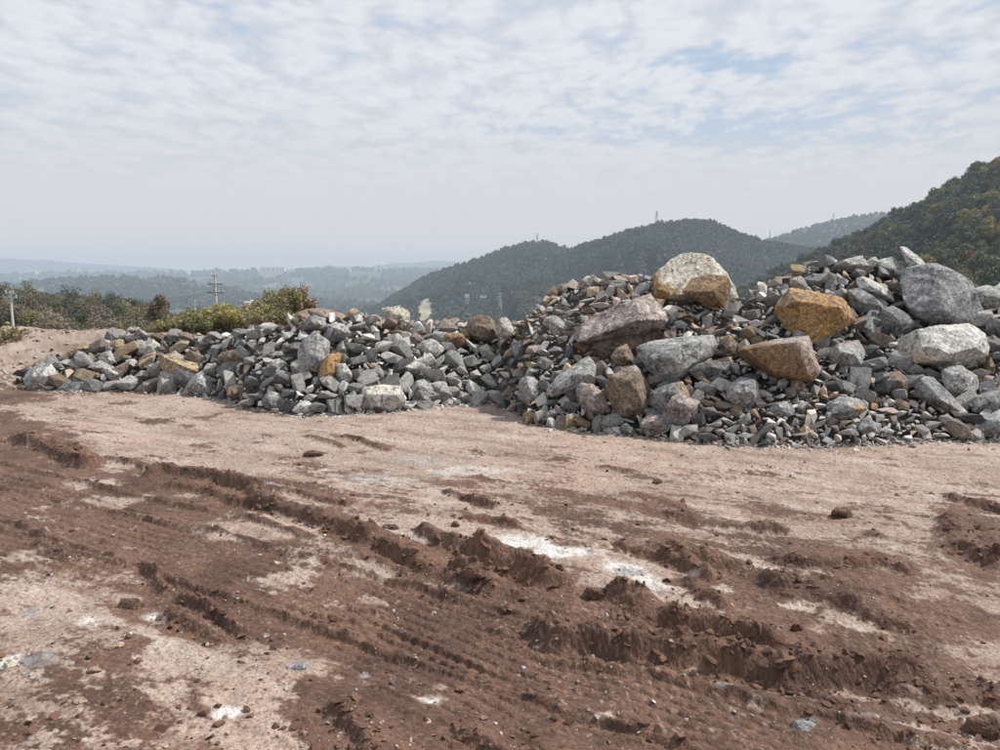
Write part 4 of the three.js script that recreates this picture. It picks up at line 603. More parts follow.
  const add = (side, p, r, tone, flat = 1) => {
    const s = small[Math.floor(rnd() * small.length)], c = mix3(mix3(T[tone][0], T[tone][rnd() < 0.5 ? 1 : 2], rnd() * 0.8), [0.25, 0.19, 0.145], 0.38 * rnd()), b = Math.min(lerp(0.9, 1.85, rnd() ** 1.2), 0.52 / Math.max(...c));
    E.set((rnd() - 0.3) * 1.5 * flat, rnd() * 6.28, (rnd() - 0.5) * 1.5 * flat); M.compose(p, Q.setFromEuler(E), new THREE.Vector3(r * lerp(1, 1.5, rnd()), r * lerp(0.75, 1.1, rnd()), r * lerp(0.9, 1.3, rnd())));
    for (let i = 0; i < s.length; i += 9) { const f = b * lerp(0.75, 1.25, rnd()); for (let j = 0; j < 9; j += 3) { v.set(s[i + j], s[i + j + 1], s[i + j + 2]).applyMatrix4(M); side.pos.push(v.x, v.y, v.z); side.col.push(c[0] * f, c[1] * f, c[2] * f); } }
  };
  for (const q of PILE_STONES) { if (bigSet.has(q)) continue; const D = pileDepth(q[0], q[1]), r = q[2] * D / F; add(sides[q[0] < 505 ? 0 : 1], at(q[0], q[1], D - 0.35 * r), r, toneFor(q[0], q[1], q[2], rnd)); }
  for (let i = 0; i < 1500; i++) { // over the back of the heaps
    const x = lerp(0, 1285, rnd()), p = pileAt(x), b = Math.pow(rnd(), 1.3), D = p.zc + b * (0.3 + p.hgt * 1.5), top = at(x, p.cy, p.zc).y; if (p.hgt < 0.1) continue; const r = lerp(0.04, 0.13, rnd() ** 2), P = at(x, p.cy, D); P.y = Math.max(0, top * (1 - b)) - 0.02; add(sides[x < 505 ? 0 : 1], P, r, toneFor(x, 330, 3, rnd)); }
  for (let i = 0; i < 1300; i++) { // strays along the foot
    const x = lerp(0, 1060, rnd()), p = pileAt(x); if (p.hgt < 0.1) continue; const e = Math.abs(rnd() + rnd() + rnd() - 1.5) / 1.5, y = p.ty + 9 * e * e * (x > 500 ? 1.2 : 0.8), r = lerp(0.008, 0.034, rnd() ** 2.2), [gx, gz] = onGround(x, y); add(sides[x < 505 ? 0 : 1], new THREE.Vector3(gx, groundH(gx, gz) + r * 0.3, gz), r, toneFor(x, 400, 3, rnd), 0.4); }
  // the bed: the slope itself, in crushed rock
  const NU = 420, NV = 40, bp = (i, j) => { const x = lerp(-20, 1290, i / NU), p = pileAt(x); let P; if (j <= 28) { const f = j / 28, y = lerp(p.ty + 1, p.cy, f); P = at(x, y, pileDepth(x, y) + 0.09 + 0.03 * p.hgt); } else { const f = (j - 28) / (NV - 28), T0 = at(x, p.cy, p.zc + 0.08), B = at(x, p.cy, p.zc + 0.4 + p.hgt * 1.7); P = new THREE.Vector3(lerp(T0.x, B.x, f), lerp(T0.y, -0.3, f), lerp(T0.z, B.z, f)); } const q = 0.06 * clamp(p.hgt) * (noise3(P.x * 4, P.y * 4, P.z * 4) + 0.6 * noise3(P.x * 9, P.y * 9, P.z * 9)); P.y += q - 0.03; P.z += q; return { P, x }; };
  const grid = []; for (let i = 0; i <= NU; i++) { grid.push([]); for (let j = 0; j <= NV; j++) grid[i].push(bp(i, j)); }
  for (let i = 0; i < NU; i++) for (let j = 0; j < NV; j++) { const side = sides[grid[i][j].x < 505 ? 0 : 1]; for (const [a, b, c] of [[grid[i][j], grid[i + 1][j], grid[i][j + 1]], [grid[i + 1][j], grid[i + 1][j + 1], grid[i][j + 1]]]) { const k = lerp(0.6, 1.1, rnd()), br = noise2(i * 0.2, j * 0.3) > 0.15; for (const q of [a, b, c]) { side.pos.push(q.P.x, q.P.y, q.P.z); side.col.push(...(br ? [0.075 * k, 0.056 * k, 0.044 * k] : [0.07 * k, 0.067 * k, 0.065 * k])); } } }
  sides.forEach((s, i) => { const g = geom(s.pos, null, s.col); g.computeVertexNormals(); put(new THREE.Mesh(g, rubbleMat), 'rubble', { kind: 'stuff', category: 'rubble', label: i ? 'dark grey and brown crushed rubble between the boulders of the taller heap' : 'light grey crushed rubble between the rocks of the long low heap' }); });
}
// ---------------------------------------------------------------- loose things on the yard
{
  const rnd = rngOf(31), lump = []; for (let k = 0; k < 24; k++) { const pts = []; for (let i = 0; i < 8 + k % 6; i++) { const v = new THREE.Vector3(rnd() * 2 - 1, rnd() * 2 - 1, rnd() * 2 - 1).normalize().multiplyScalar(lerp(0.75, 1.1, rnd())); v.y *= 0.75; pts.push(v); } lump.push(new ConvexGeometry(pts).attributes.position.array); }
  const v = new THREE.Vector3(), M = new THREE.Matrix4(), Q = new THREE.Quaternion(), E = new THREE.Euler();
  const scatter = (n, zmin, zmax, size, accept, tone, name, label, category) => {
    const pos = [], col = [];
    for (let i = 0; i < n; i++) {
      const d = 1 / lerp(1 / zmin, 1 / zmax, rnd()), x = lerp(-0.8, 0.8, rnd()) * d, z = -d, r = size(rnd()), ok = accept(x, z, rnd()); if (!ok) continue;
      const s = lump[Math.floor(rnd() * lump.length)], c = tone(x, z, rnd()), y = groundH(x, z);
      E.set((rnd() - 0.5) * 1.2, rnd() * 6.28, (rnd() - 0.5) * 1.2); M.compose(v.set(x, y + r * 0.3, z).clone(), Q.setFromEuler(E), new THREE.Vector3(r * lerp(0.9, 1.6, rnd()), r * lerp(0.7, 1.1, rnd()), r * lerp(0.9, 1.3, rnd())));
      for (let t = 0; t < s.length; t += 9) { const f = lerp(0.85, 1.15, rnd()); for (let j = 0; j < 9; j += 3) { v.set(s[t + j], s[t + j + 1], s[t + j + 2]).applyMatrix4(M); pos.push(v.x, v.y, v.z); col.push(c[0] * f, c[1] * f, c[2] * f); } }
    }
    const g = geom(pos, null, col); g.computeVertexNormals();
    put(new THREE.Mesh(g, new THREE.MeshStandardMaterial({ name, vertexColors: true, roughness: 0.95 })), name, { kind: 'stuff', label, category });
  };
  scatter(26000, 1.9, 11, (t) => lerp(0.004, 0.024, t ** 4), (x, z, t) => t < (0.04 + 0.9 * sample(Cm, x, z)) * (1 - 0.9 * sample(Tm, x, z)) + 0.10 * sample(Mm, x, z) * sstep(0, 0.4, noise2(x * 1.4, z * 1.4)), (x, z, t) => mix3(MUD1, MUD2, t), 'mud_clods', 'small brown mud clods crumbled along the ruts', 'mud');
  scatter(9000, 1.9, 9, (t) => lerp(0.003, 0.013, t ** 4), (x, z, t) => t < 0.16 + 0.5 * sstep(0.05, 0.5, noise2(x * 0.9 + 7, z * 0.9)), (x, z, t) => t < 0.55 ? mix3(DRY2, DRY1, t * 1.8) : t < 0.8 ? [0.30, 0.29, 0.28] : t < 0.93 ? mix3(MUD2, DRY2, t) : [0.5, 0.47, 0.42], 'pebbles', 'fine pale pebbles and crumbs strewn over the earth yard', 'pebbles');
  scatter(9000, 10.5, 20, (t) => lerp(0.012, 0.06, t ** 4), (x, z, t) => x / -z < -0.42 && Math.hypot(x, z) < 24 && t < 0.75 + 0.6 * noise2(x * 0.7, z * 0.7), (x, z, t) => t < 0.5 ? mix3(DRY2, DRY1, t * 2) : t < 0.75 ? [0.27, 0.26, 0.25] : MUD2, 'gravel', 'loose gravel and crumbs over the earth mound beyond the outlying pale boulder', 'gravel');
  { // broken lumps of mud shoved up along the rut ridges
    const shapes = []; for (let k = 0; k < 14; k++) { const pts = []; for (let i = 0; i < 9; i++) { const q = new THREE.Vector3(rnd() * 2 - 1, rnd() * 2 - 1, rnd() * 2 - 1).normalize(); q.y *= 0.8; pts.push(q); } shapes.push(stone(pts, 3, 7000 + k, { cuts: 4, rough: 1.6, p: 30, crease: 0.8 }).g.attributes); }
    const pos = [], col = [], nor = [], N3 = new THREE.Matrix3(), w = new THREE.Vector3();
    RIDGES.forEach(([px, h, wf, lug], ri) => {
      if (h < 0.04) return;
      const W = px.map(([a, b]) => onGround(a, b)), cv = new THREE.CatmullRomCurve3(W.map(([x, z]) => new THREE.Vector3(x, 0, z)), false, 'centripetal'), L = cv.getLength(), n = Math.round(L / 0.03);
      for (let i = 0; i < n; i++) {
        const f = rnd(); if (f < 0.04 || f > 0.96) continue; const p = cv.getPointAt(f), tg = cv.getTangentAt(f); let nx = -tg.z, nz = tg.x; if (nz < 0) { nx = -nx; nz = -nz; }
        if (noise2(f * L * 3 + ri * 7, 1.5) < -0.25) continue;
        const small = rnd(), r = Math.min(0.06, h * lerp(0.16, 0.55, small ** 2.5)) * (lug ? 0.6 : 1), t = wf * lerp(-0.5, 1.5, rnd()) + (small < 0.4 ? wf * 0.4 : 0), x = p.x + nx * t, z = p.z + nz * t, y = groundH(x, z) - 0.25 * r;
        const s = shapes[Math.floor(rnd() * shapes.length)], c = mix3(MUD1, MUD2, 0.2 + 0.8 * rnd()), b = lerp(0.85, 1.15, rnd());
        E.set((rnd() - 0.5) * 1.4, rnd() * 6.28, (rnd() - 0.5) * 1.4); M.compose(v.set(x, y, z).clone(), Q.setFromEuler(E), new THREE.Vector3(r * lerp(0.9, 1.7, rnd()), r * lerp(0.6, 1.0, rnd()), r * lerp(0.9, 1.4, rnd()))); N3.getNormalMatrix(M);
        const P = s.position.array, NN = s.normal.array, C = s.color.array;
        for (let k = 0; k < P.length; k += 3) { v.set(P[k], P[k + 1], P[k + 2]).applyMatrix4(M); w.set(NN[k], NN[k + 1], NN[k + 2]).applyMatrix3(N3).normalize(); pos.push(v.x, v.y, v.z); nor.push(w.x, w.y, w.z); const q = C[k] * b; col.push(c[0] * q, c[1] * q, c[2] * q); }
      }
    });
    const g = geom(pos, null, col); g.setAttribute('normal', new THREE.BufferAttribute(new Float32Array(nor), 3));
    put(new THREE.Mesh(g, new THREE.MeshStandardMaterial({ name: 'broken_mud', vertexColors: true, roughness: 0.93 })), 'broken_mud', { kind: 'stuff', category: 'mud', label: 'broken lumps of brown mud heaped along the rut ridges' });
    console.log('ridge lumps', pos.length / 9);
  }
  // single lumps that stand out
  const mudMat = new THREE.MeshStandardMaterial({ name: 'mud', vertexColors: true, map: rockTint, bumpMap: rockGrain, bumpScale: 0.012, roughness: 0.93 }); mudMat.color.setRGB(1.5, 1.45, 1.4);
  const lone = (px, py, w, h, tone, label, name, seed, opt = {}) => {
    const [x, z] = onGround(px, py + h * 0.35), d = -z, W = w * d / F / 2, H = h * d / F / 2, r2 = rngOf(seed), pts = [];
    for (let i = 0; i < 12; i++) { const q = new THREE.Vector3(r2() * 2 - 1, r2() * 2 - 1, r2() * 2 - 1).normalize(); pts.push(new THREE.Vector3(q.x * W, q.y * H * (opt.flat ?? 1), q.z * W * (opt.deep ?? 0.8))); }
    for (const s of [-1, 1]) pts.push(new THREE.Vector3(s * W * 0.95, -H * 0.3, 0), new THREE.Vector3(s * W * 0.4, H * (opt.flat ?? 1) * 0.9, 0));
    const { g, c } = stone(pts, Math.round(clamp(w * 0.4, 8, 20)), seed, { tone: T[tone], cuts: 9, rough: opt.rough ?? 1.4, p: 45, beds: opt.beds ?? 0.6, crease: 0.7 }), m = new THREE.Mesh(g, tone === 'clod' || tone === 'earth' ? mudMat : rockMat);
    m.position.set(x, groundH(x, z) + H * (opt.sink ?? 0.3), z).add(c); put(m, name, { label, category: name.replace('_', ' '), group: 'lumps lying on the yard' });
  };
  lone(842, 511, 26, 16, 'clod', 'rounded brown mud clod alone on the dry ground below the rubble', 'mud_clod', 1);
  lone(130, 596, 28, 20, 'clod', 'dark crumbling mud clod on its own above the pale dry patch', 'mud_clod', 3, { rough: 2.2 });
  lone(985, 716, 50, 32, 'clod', 'big lumpy mud clod beside the lowest rut ridge', 'mud_clod', 4, { rough: 2.2 });
  lone(999, 556, 18, 22, 'clod', 'dark upright mud clod at the edge of the churned patch', 'mud_clod', 5);
  lone(390, 527, 22, 9, 'clod', 'dark flattened mud clod at the end of a rut ridge beside dry ground', 'mud_clod', 6, { rough: 2 });
  lone(455, 524, 11, 9, 'clod', 'small round mud clod at the tip of a mud smear beside the chalky spill', 'mud_clod', 7);
  lone(596, 590, 34, 24, 'clod', 'peaked wedge of tyre-pressed mud standing on the rut ridge by the chalky spill', 'mud_clod', 8, { deep: 0.5, rough: 0.7, sink: 0.1 });
  lone(312, 455, 26, 7, 'clod', 'flat dark mud clod alone on the smooth tan ground', 'mud_clod', 9, { rough: 1.6 });
  lone(796, 626, 16, 14, 'clod', 'squarish mud clod beside a dry patch above the long mud ridge', 'mud_clod', 10);
  lone(475, 578, 34, 20, 'clod', 'dark jagged mud lump where two rut ridges meet', 'mud_clod', 11, { rough: 2.2 });
  lone(657, 480, 13, 8, 'clod', 'small dark mud clod on the pinkish ground below the taller heap', 'mud_clod', 12, { rough: 2 });
  lone(270, 487, 18, 7, 'slate', 'pale grey dusty stone on top of a mud ridge', 'stone', 13);
  lone(600, 542, 36, 11, 'earth', 'flat pale slab of dry earth beside the chalky spill', 'earth_slab', 14, { flat: 0.5, beds: 0, rough: 0.6 });
  lone(265, 621, 9, 6, 'cream', 'small white stone at the end of the short double ridge', 'stone', 15);
  lone(10, 661, 15, 12, 'cream', 'whitish stone half sunk in mud at the edge of the yard', 'stone', 16, { rough: 0.8 });
  lone(298, 659, 20, 10, 'slate', 'grey stone pressed flat into the tyre tracks', 'stone', 17, { rough: 0.7, sink: 0 });
  lone(805, 713, 32, 12, 'slate', 'blue grey stone pressed into the mud below the long mud ridge', 'stone', 18, { rough: 0.8, sink: -0.2 });
  lone(392, 667, 10, 9, 'dark', 'small black stone in the tyre tracks', 'stone', 19);
  lone(434, 601, 7, 5, 'cream', 'tiny white stone on smooth mud above the tyre prints', 'stone', 20);
  lone(484, 709, 12, 5, 'earth', 'small flat tan stone on the mud below the tyre prints', 'stone', 21);
  lone(95, 668, 18, 9, 'earth', 'pale crumbling lump of earth among broken crumbs', 'earth_slab', 22);
  lone(80, 700, 22, 9, 'earth', 'flat pale broken crust of earth below the crumbling lump', 'earth_slab', 23, { flat: .6 });
  lone(115, 643, 26, 8, 'earth', 'long raised flake of dry earth near the short double ridge', 'earth_slab', 24, { flat: .6 });
}
// ---------------------------------------------------------------- the broken rock dumped further back, behind the dip
{
  const rnd = rngOf(71), G = 'blocks dumped further back', far = (label, tone, depth, out, tint) => { const n = out.length / 2; let cx = 0, cy = 0; for (let i = 0; i < n; i++) { cx += out[i * 2] / n; cy += out[i * 2 + 1] / n; } const size = Math.abs(out[0] - out[Math.floor(n / 2) * 2]) * depth / F, pts = []; for (let i = 0; i < n; i++) { pts.push(at(out[i * 2], out[i * 2 + 1], depth + size * 0.2 * (rnd() - 0.5))); pts.push(at(cx + (out[i * 2] - cx) * 0.8, cy + (out[i * 2 + 1] - cy) * 0.8, depth + size * 0.6)); } pts.push(at(cx, cy - 1, depth - size * 0.35)); const { g, c } = stone(pts, 12, 4000 + Math.round(cx), { tone: T[tone], tint, cuts: 5, p: 80 }); const m = new THREE.Mesh(g, rockMat); m.position.copy(c); put(m, 'rock', { label, category: 'rock', group: G }); };
  far('tan orange rock standing behind the crest of the long heap', 'ochre', 19, [346, 322, 348, 310, 354, 307, 361, 310, 367, 318, 365, 332, 350, 332], [[T.tan, UP, .1, .5]]);
  far('white flat-topped rock standing behind the long heap next to the tan orange one', 'cream', 19.5, [380, 309, 386, 307, 400, 306, 410, 312, 411, 326, 396, 332, 390, 322], [[T.grey, DOWN, 0, .35]]);
  far('pinkish rock between the tan orange rock and the white one', 'pink', 18.5, [364, 322, 370, 315, 377, 314, 384, 320, 386, 334, 366, 334]);
  far('tan slabby rock at the foot of the tan orange one', 'tan', 18, [357, 320, 366, 317, 372, 325, 370, 336, 356, 335]);
  far('pinkish rock on the level ground past the white flat-topped one', 'pink', 20, [412, 326, 418, 322, 426, 323, 429, 332, 414, 333]);
  far('low pale rock on the level ground by the dip', 'pale', 20, [432, 327, 438, 324, 446, 326, 448, 333, 434, 333]);
  far('low reddish rock on the level ground close to the dip', 'brown', 19.5, [448, 327, 455, 323, 463, 326, 465, 333, 450, 333]);
  far('tan rock on the orange earth bank', 'tan', 20.5, [328, 318, 333, 314, 339, 316, 341, 324, 330, 325]);
  far('cream rock tucked into the orange earth bank', 'cream', 20.5, [312, 318, 317, 315, 323, 317, 324, 323, 313, 323]);
  // and the smaller pieces among them
  const words = { pink: 'pinkish', tan: 'tan', grey: 'grey', brown: 'brown', pale: 'pale' }, kinds = Object.keys(words), shapes = kinds.map((k, i) => { const pts = []; for (let j = 0; j < 9; j++) pts.push(new THREE.Vector3(rnd() * 2 - 1, (rnd() * 2 - 1) * 0.7, rnd() * 2 - 1).normalize()); return stone(pts, 7, 4300 + i, { tone: T[k], cuts: 4, p: 120, rough: 0.7 }).g; });
  const told = new Set();
  for (let i = 0; i < 38; i++) { const px = lerp(318, 470, (i + rnd()) / 38), k = Math.floor(rnd() * 5), depth = lerp(16, 19, rnd()), r = lerp(0.08, 0.24, rnd() ** 1.5), m = new THREE.Mesh(shapes[k], rockMat); m.position.copy(at(px, lerp(319, 329, rnd()) - (px > 405 ? -4 : 3), depth)); m.rotation.set(rnd(), rnd() * 6, rnd()); m.scale.set(r * 1.25, r * lerp(0.7, 1, rnd()), r); const hn = heroAt.filter((h) => h.y < 362).sort((a, b) => Math.abs(a.x - px) - Math.abs(b.x - px)).map((h) => h.short), what = `${r > 0.17 ? 'broad' : r > 0.12 ? 'squat' : 'small'} ${words[kinds[k]]} broken rock`, label = [`${what} dumped further back, behind the ${hn[0]}`, `${what} further back between the ${hn[0]} and ${hn[1]}`, `${what} further back between the ${hn[0]} and ${hn[2]}`].find((t) => !told.has(t) && t.split(' ').length <= 16) ?? `${what} behind the ${hn[1]}`; told.add(label); put(m, 'rock', { label, category: 'rock', group: 'small rocks dumped further back' }); }
}
// ---------------------------------------------------------------- trees and scrub
const leafMat = new THREE.MeshPhysicalMaterial({ name: 'leaves', vertexColors: true, roughness: 0.85, side: THREE.DoubleSide, transmission: 0.3, thickness: 0 });
const barkMat = new THREE.MeshStandardMaterial({ name: 'bark', color: new THREE.Color().setRGB(0.11, 0.085, 0.065), roughness: 0.95 });
function leaves(rnd, n, clumps, leaf, tone = () => [1, 1, 1], vary = 0.35) { // clumps: [x, y, z, radius, height]
  const pos = [], col = [], a = new THREE.Vector3(), u = new THREE.Vector3(), w = new THREE.Vector3();
  for (let i = 0; i < n; i++) {
    const c = clumps[Math.floor(rnd() * clumps.length)]; a.set(rnd() * 2 - 1, rnd() * 2 - 1, rnd() * 2 - 1); if (a.lengthSq() > 1) { i--; continue; } a.multiplyScalar(0.55 + 0.45 / Math.max(0.4, a.length()));
    const X = c[0] + a.x * c[3], Y = c[1] + a.y * c[4], Z = c[2] + a.z * c[3], s = leaf * lerp(0.6, 1.35, rnd());
    u.set(rnd() - 0.5, (rnd() - 0.5) * 0.7, rnd() - 0.5).normalize(); w.set(rnd() - 0.5, rnd() - 0.5, rnd() - 0.5).cross(u).normalize();
    const t = tone(X, Y, Z), f = lerp(1 - vary, 1 + vary, rnd());
    for (const [p, q] of [[-1, 0], [0, -0.45], [0, 0.45], [0, 0.45], [0, -0.45], [1, 0]]) { pos.push(X + u.x * s * p + w.x * s * q, Y + u.y * s * p + w.y * s * q - 0.15 * s * p * p, Z + u.z * s * p + w.z * s * q); col.push(t[0] * f, t[1] * f, t[2] * f); }
  }
  const g = geom(pos, null, col); g.computeVertexNormals(); return g;
}
function crownClumps(rnd, n, w, h, y0) { const c = []; for (let i = 0; i < n; i++) { const f = rnd(), y = y0 + h * f, k = Math.sin(Math.PI * lerp(0.18, 0.95, f)), a = rnd() * 6.28, r = w * k * Math.sqrt(rnd()) * 0.75; c.push([Math.cos(a) * r, y, Math.sin(a) * r, w * lerp(0.28, 0.45, rnd()), w * lerp(0.2, 0.34, rnd())]); } return c; }
function limbs(rnd, h, r0, spread, n, start) {
  const parts = [new THREE.CylinderGeometry(r0 * 0.45, r0, h * 0.75, 6).translate(0, h * 0.375, 0)];
  for (let i = 0; i < n; i++) { const a = rnd() * 6.28, y = h * lerp(start, 0.7, rnd()), l = spread * lerp(0.5, 0.9, rnd()), g = new THREE.CylinderGeometry(r0 * 0.14, r0 * 0.34, l, 5).translate(0, l / 2, 0); g.rotateZ(-lerp(0.5, 1.1, rnd())); g.rotateY(a); g.translate(0, y, 0); parts.push(g); }
  return mergeGeometries(parts);
}
const GREENS = { deep: [0.050, 0.072, 0.044], mid: [0.082, 0.096, 0.042], olive: [0.175, 0.16, 0.062], yellow: [0.27, 0.225, 0.065], brown: [0.19, 0.145, 0.088], orange: [0.20, 0.125, 0.055], blueg: [0.066, 0.106, 0.084] };
function wildwood(name, label, P, n, seed, geomOf, size, pick, accept = () => true, sink = 0, spread = 0.3) { // many crowns that read as one mass
  const rnd = rngOf(seed), kinds = geomOf.map(() => []);
  for (let i = 0, k = 0; k < n && i < n * 6; i++) { const u = rnd(), v = rnd() * 1.08, p = P(u, v); if (!accept(p, u, v, rnd)) continue; k++; const s = size * lerp(0.6, 1.3, rnd()); kinds[Math.floor(rnd() * kinds.length)].push([p.x, p.y - sink * s, p.z, s, rnd() * 6.28, lerp(0.8, 1.25, rnd()), pick(p, u, v, rnd), lerp(1 - spread, 1 + spread, rnd())]); }
  kinds.forEach((list, i) => {
    const m = new THREE.InstancedMesh(geomOf[i], leafMat, list.length), M = new THREE.Matrix4(), q = new THREE.Quaternion(), c = new THREE.Color();
    list.forEach(([x, y, z, s, a, t, g, b], j) => { m.setMatrixAt(j, M.compose(new THREE.Vector3(x, y, z), q.setFromAxisAngle(new THREE.Vector3(0, 1, 0), a), new THREE.Vector3(s, s * t, s))); m.setColorAt(j, c.setRGB(g[0] * b, g[1] * b, g[2] * b)); });
    put(m, name, { kind: 'stuff', category: name.replace(/_/g, ' '), label: label[i % label.length] });
  });
}
{
  const r = rngOf(8), farCrown = [0, 1].map(() => leaves(r, 150, crownClumps(r, 8, 0.55, 0.6, 0.1), 0.2, undefined, 0.12));
  const midCrown = [0, 1, 2].map((i) => leaves(r, 950, crownClumps(r, 14 + 3 * i, 0.5, 0.62 + 0.12 * i, 0.16), 0.06, undefined, 0.2));
  const pickFar = (p, u, v, rnd) => { const n = noise3(p.x * 0.008, p.y * 0.02, p.z * 0.008) + 0.5 * noise3(p.x * 0.03, 0, p.z * 0.03), t = rnd() + n * 0.8; return t < 0.35 ? GREENS.deep : t < 0.72 ? GREENS.blueg : t < 1.0 ? [0.085, 0.115, 0.07] : [0.12, 0.13, 0.075]; };
  const noScar = (p, u, v) => { const px = lerp(340, 720, u); return Math.hypot((px - 396) / 9, (v - 0.60) / 0.13) > 0.95 && Math.hypot((px - 425) / 8, (v - 0.40) / 0.14) > 0.95; };
  wildwood('forest', ['dense wood on the hill with the rounded top', 'woodland on the hill over the pale rock cuts'], hillD, 12000, 51, farCrown, 6.2, pickFar, noScar, 0.1, 0.15);
  wildwood('forest', ['dense wood on the tall hill behind the cream boulder', 'woodland on the long ridge behind the cream boulder'], hillE, 16000, 52, farCrown, 5.4, pickFar, undefined, 0.1, 0.15);
  wildwood('forest', ['hazy wood on the bluish hill behind the gap', 'woodland on the slope of the bluish hill'], hillF, 8000, 53, farCrown, 7.5, pickFar, undefined, 0.1, 0.15);
  wildwood('forest', ['dark autumn wood covering the steep hillside', 'mixed green and brown trees massed on the steep hillside', 'bushy trees filling the slope of the steep hillside'], hillG, 9000, 54, midCrown, 5.2, (p, u, v, rnd) => { const n = noise3(p.x * 0.022, p.y * 0.03, p.z * 0.022) + 0.5 * noise3(p.x * 0.08, 0, p.z * 0.08), t = rnd() * 0.8 + n * 0.6; return t < 0.30 ? GREENS.deep : t < 0.60 ? GREENS.mid : t < 0.82 ? [0.11, 0.108, 0.046] : t < 0.93 ? GREENS.olive : t < 1.0 ? [0.15, 0.115, 0.066] : GREENS.yellow; }, undefined, 0.06);
  const scrub = [0, 1, 2].map((i) => leaves(r, 900, crownClumps(r, 12, 0.55, 0.5 + 0.15 * i, 0.05), 0.042, undefined, 0.2));
  wildwood('scrub', ['tangled dark green and brown scrub on the slope below the concrete poles', 'olive bushes massed on the slope below the concrete poles', 'grey brown brush on the slope below the concrete poles'], hillL, 2100, 55, scrub, 2.3, (p, u, v, rnd) => { const n = noise3(p.x * 0.09, 0, p.z * 0.09), t = rnd() * 0.8 + n * 0.6; return t < 0.12 ? GREENS.deep : t < 0.30 ? GREENS.mid : t < 0.46 ? GREENS.olive : t < 0.66 ? GREENS.brown : [0.21, 0.175, 0.135]; }, (p) => !(p.z > -66 && p.x / -p.z < -0.61 && p.x / -p.z > -0.69), 0.08);
  const valley = (p, u, v, rnd) => noise2(p.x * 0.004 + 3, p.z * 0.004) + 0.6 * noise2(p.x * 0.013, p.z * 0.013) > -0.05 + 0.3 * rnd() - 0.15;
  wildwood('forest', ['patchy woods on the long ridge across the valley', 'dark copses on the long ridge across the valley'], hillP, 5200, 56, farCrown, 26, pickFar, valley, 0.1);
  wildwood('forest', ['patchy woods on the low ridge in the valley', 'dark copses on the low ridge in the valley'], hillR, 3600, 57, farCrown, 13, pickFar, valley, 0.1);
  // trees on the steep hillside that can be told apart
  const crowns = [0, 1, 2].map((i) => leaves(r, 1500, crownClumps(r, 15 + 2 * i, 0.42, 0.62, 0.3), 0.05)), trunks = [0, 1, 2].map(() => limbs(r, 0.85, 0.03, 0.4, 6, 0.35)), mats = {};
  const tree = (px, v, size, kind, shape, label) => {
    const u = (px - 690) / 710, p = hillG(u, v), t = new THREE.Group(); t.position.set(p.x, p.y - 0.2, p.z); t.rotation.y = px; t.scale.set(size, size, size);
    mats[kind] ??= (() => { const m = leafMat.clone(); m.name = kind + '_leaves'; m.color.setRGB(...GREENS[kind]); return m; })();
    put(new THREE.Mesh(trunks[shape], barkMat), 'trunk', { parent: t }); put(new THREE.Mesh(crowns[shape], mats[kind]), 'crown', { parent: t });
    put(t, 'tree', { label, category: 'tree', group: 'trees standing out on the steep hillside' });
  };
  tree(928, 0.985, 7.6, 'deep', 0, 'dark round-topped tree on the skyline of the steep hillside, highest but one');
  tree(968, 1.0, 8.1, 'deep', 1, 'tall dark tree on the skyline where the steep hillside is highest');
  tree(948, 0.985, 6.8, 'mid', 2, 'slim green tree on the skyline between two dark ones on the steep hillside');
  tree(896, 0.99, 6.8, 'olive', 1, 'olive tree on the skyline halfway up the steep hillside');
  tree(880, 0.99, 6.0, 'deep', 2, 'small dark tree on the skyline below the olive one');
  tree(932, 0.78, 7.6, 'yellow', 0, 'yellow green tree in the upper wood of the steep hillside');
  tree(985, 0.72, 8.5, 'yellow', 1, 'broad yellowing tree in the middle of the steep hillside');
  tree(990, 0.9, 7.6, 'orange', 2, 'orange tree near the top of the steep hillside');
  tree(925, 0.40, 6.8, 'yellow', 1, 'yellow tree just above the pointed pale rock');
  tree(968, 0.42, 7.2, 'orange', 0, 'reddish brown tree low on the steep hillside');
  tree(955, 0.36, 6.0, 'yellow', 2, 'low yellow tree beside the reddish brown one');
  tree(992, 0.5, 6.8, 'orange', 1, 'orange brown tree above the end of the crest');
  tree(880, 0.75, 6.8, 'olive', 0, 'pale olive tree in the upper wood below the small dark skyline tree');
  tree(855, 0.985, 6.0, 'mid', 1, 'green tree low on the skyline of the steep hillside');
}
const twigMat = new THREE.MeshStandardMaterial({ name: 'twigs', color: new THREE.Color().setRGB(0.13, 0.10, 0.075), roughness: 0.95 });
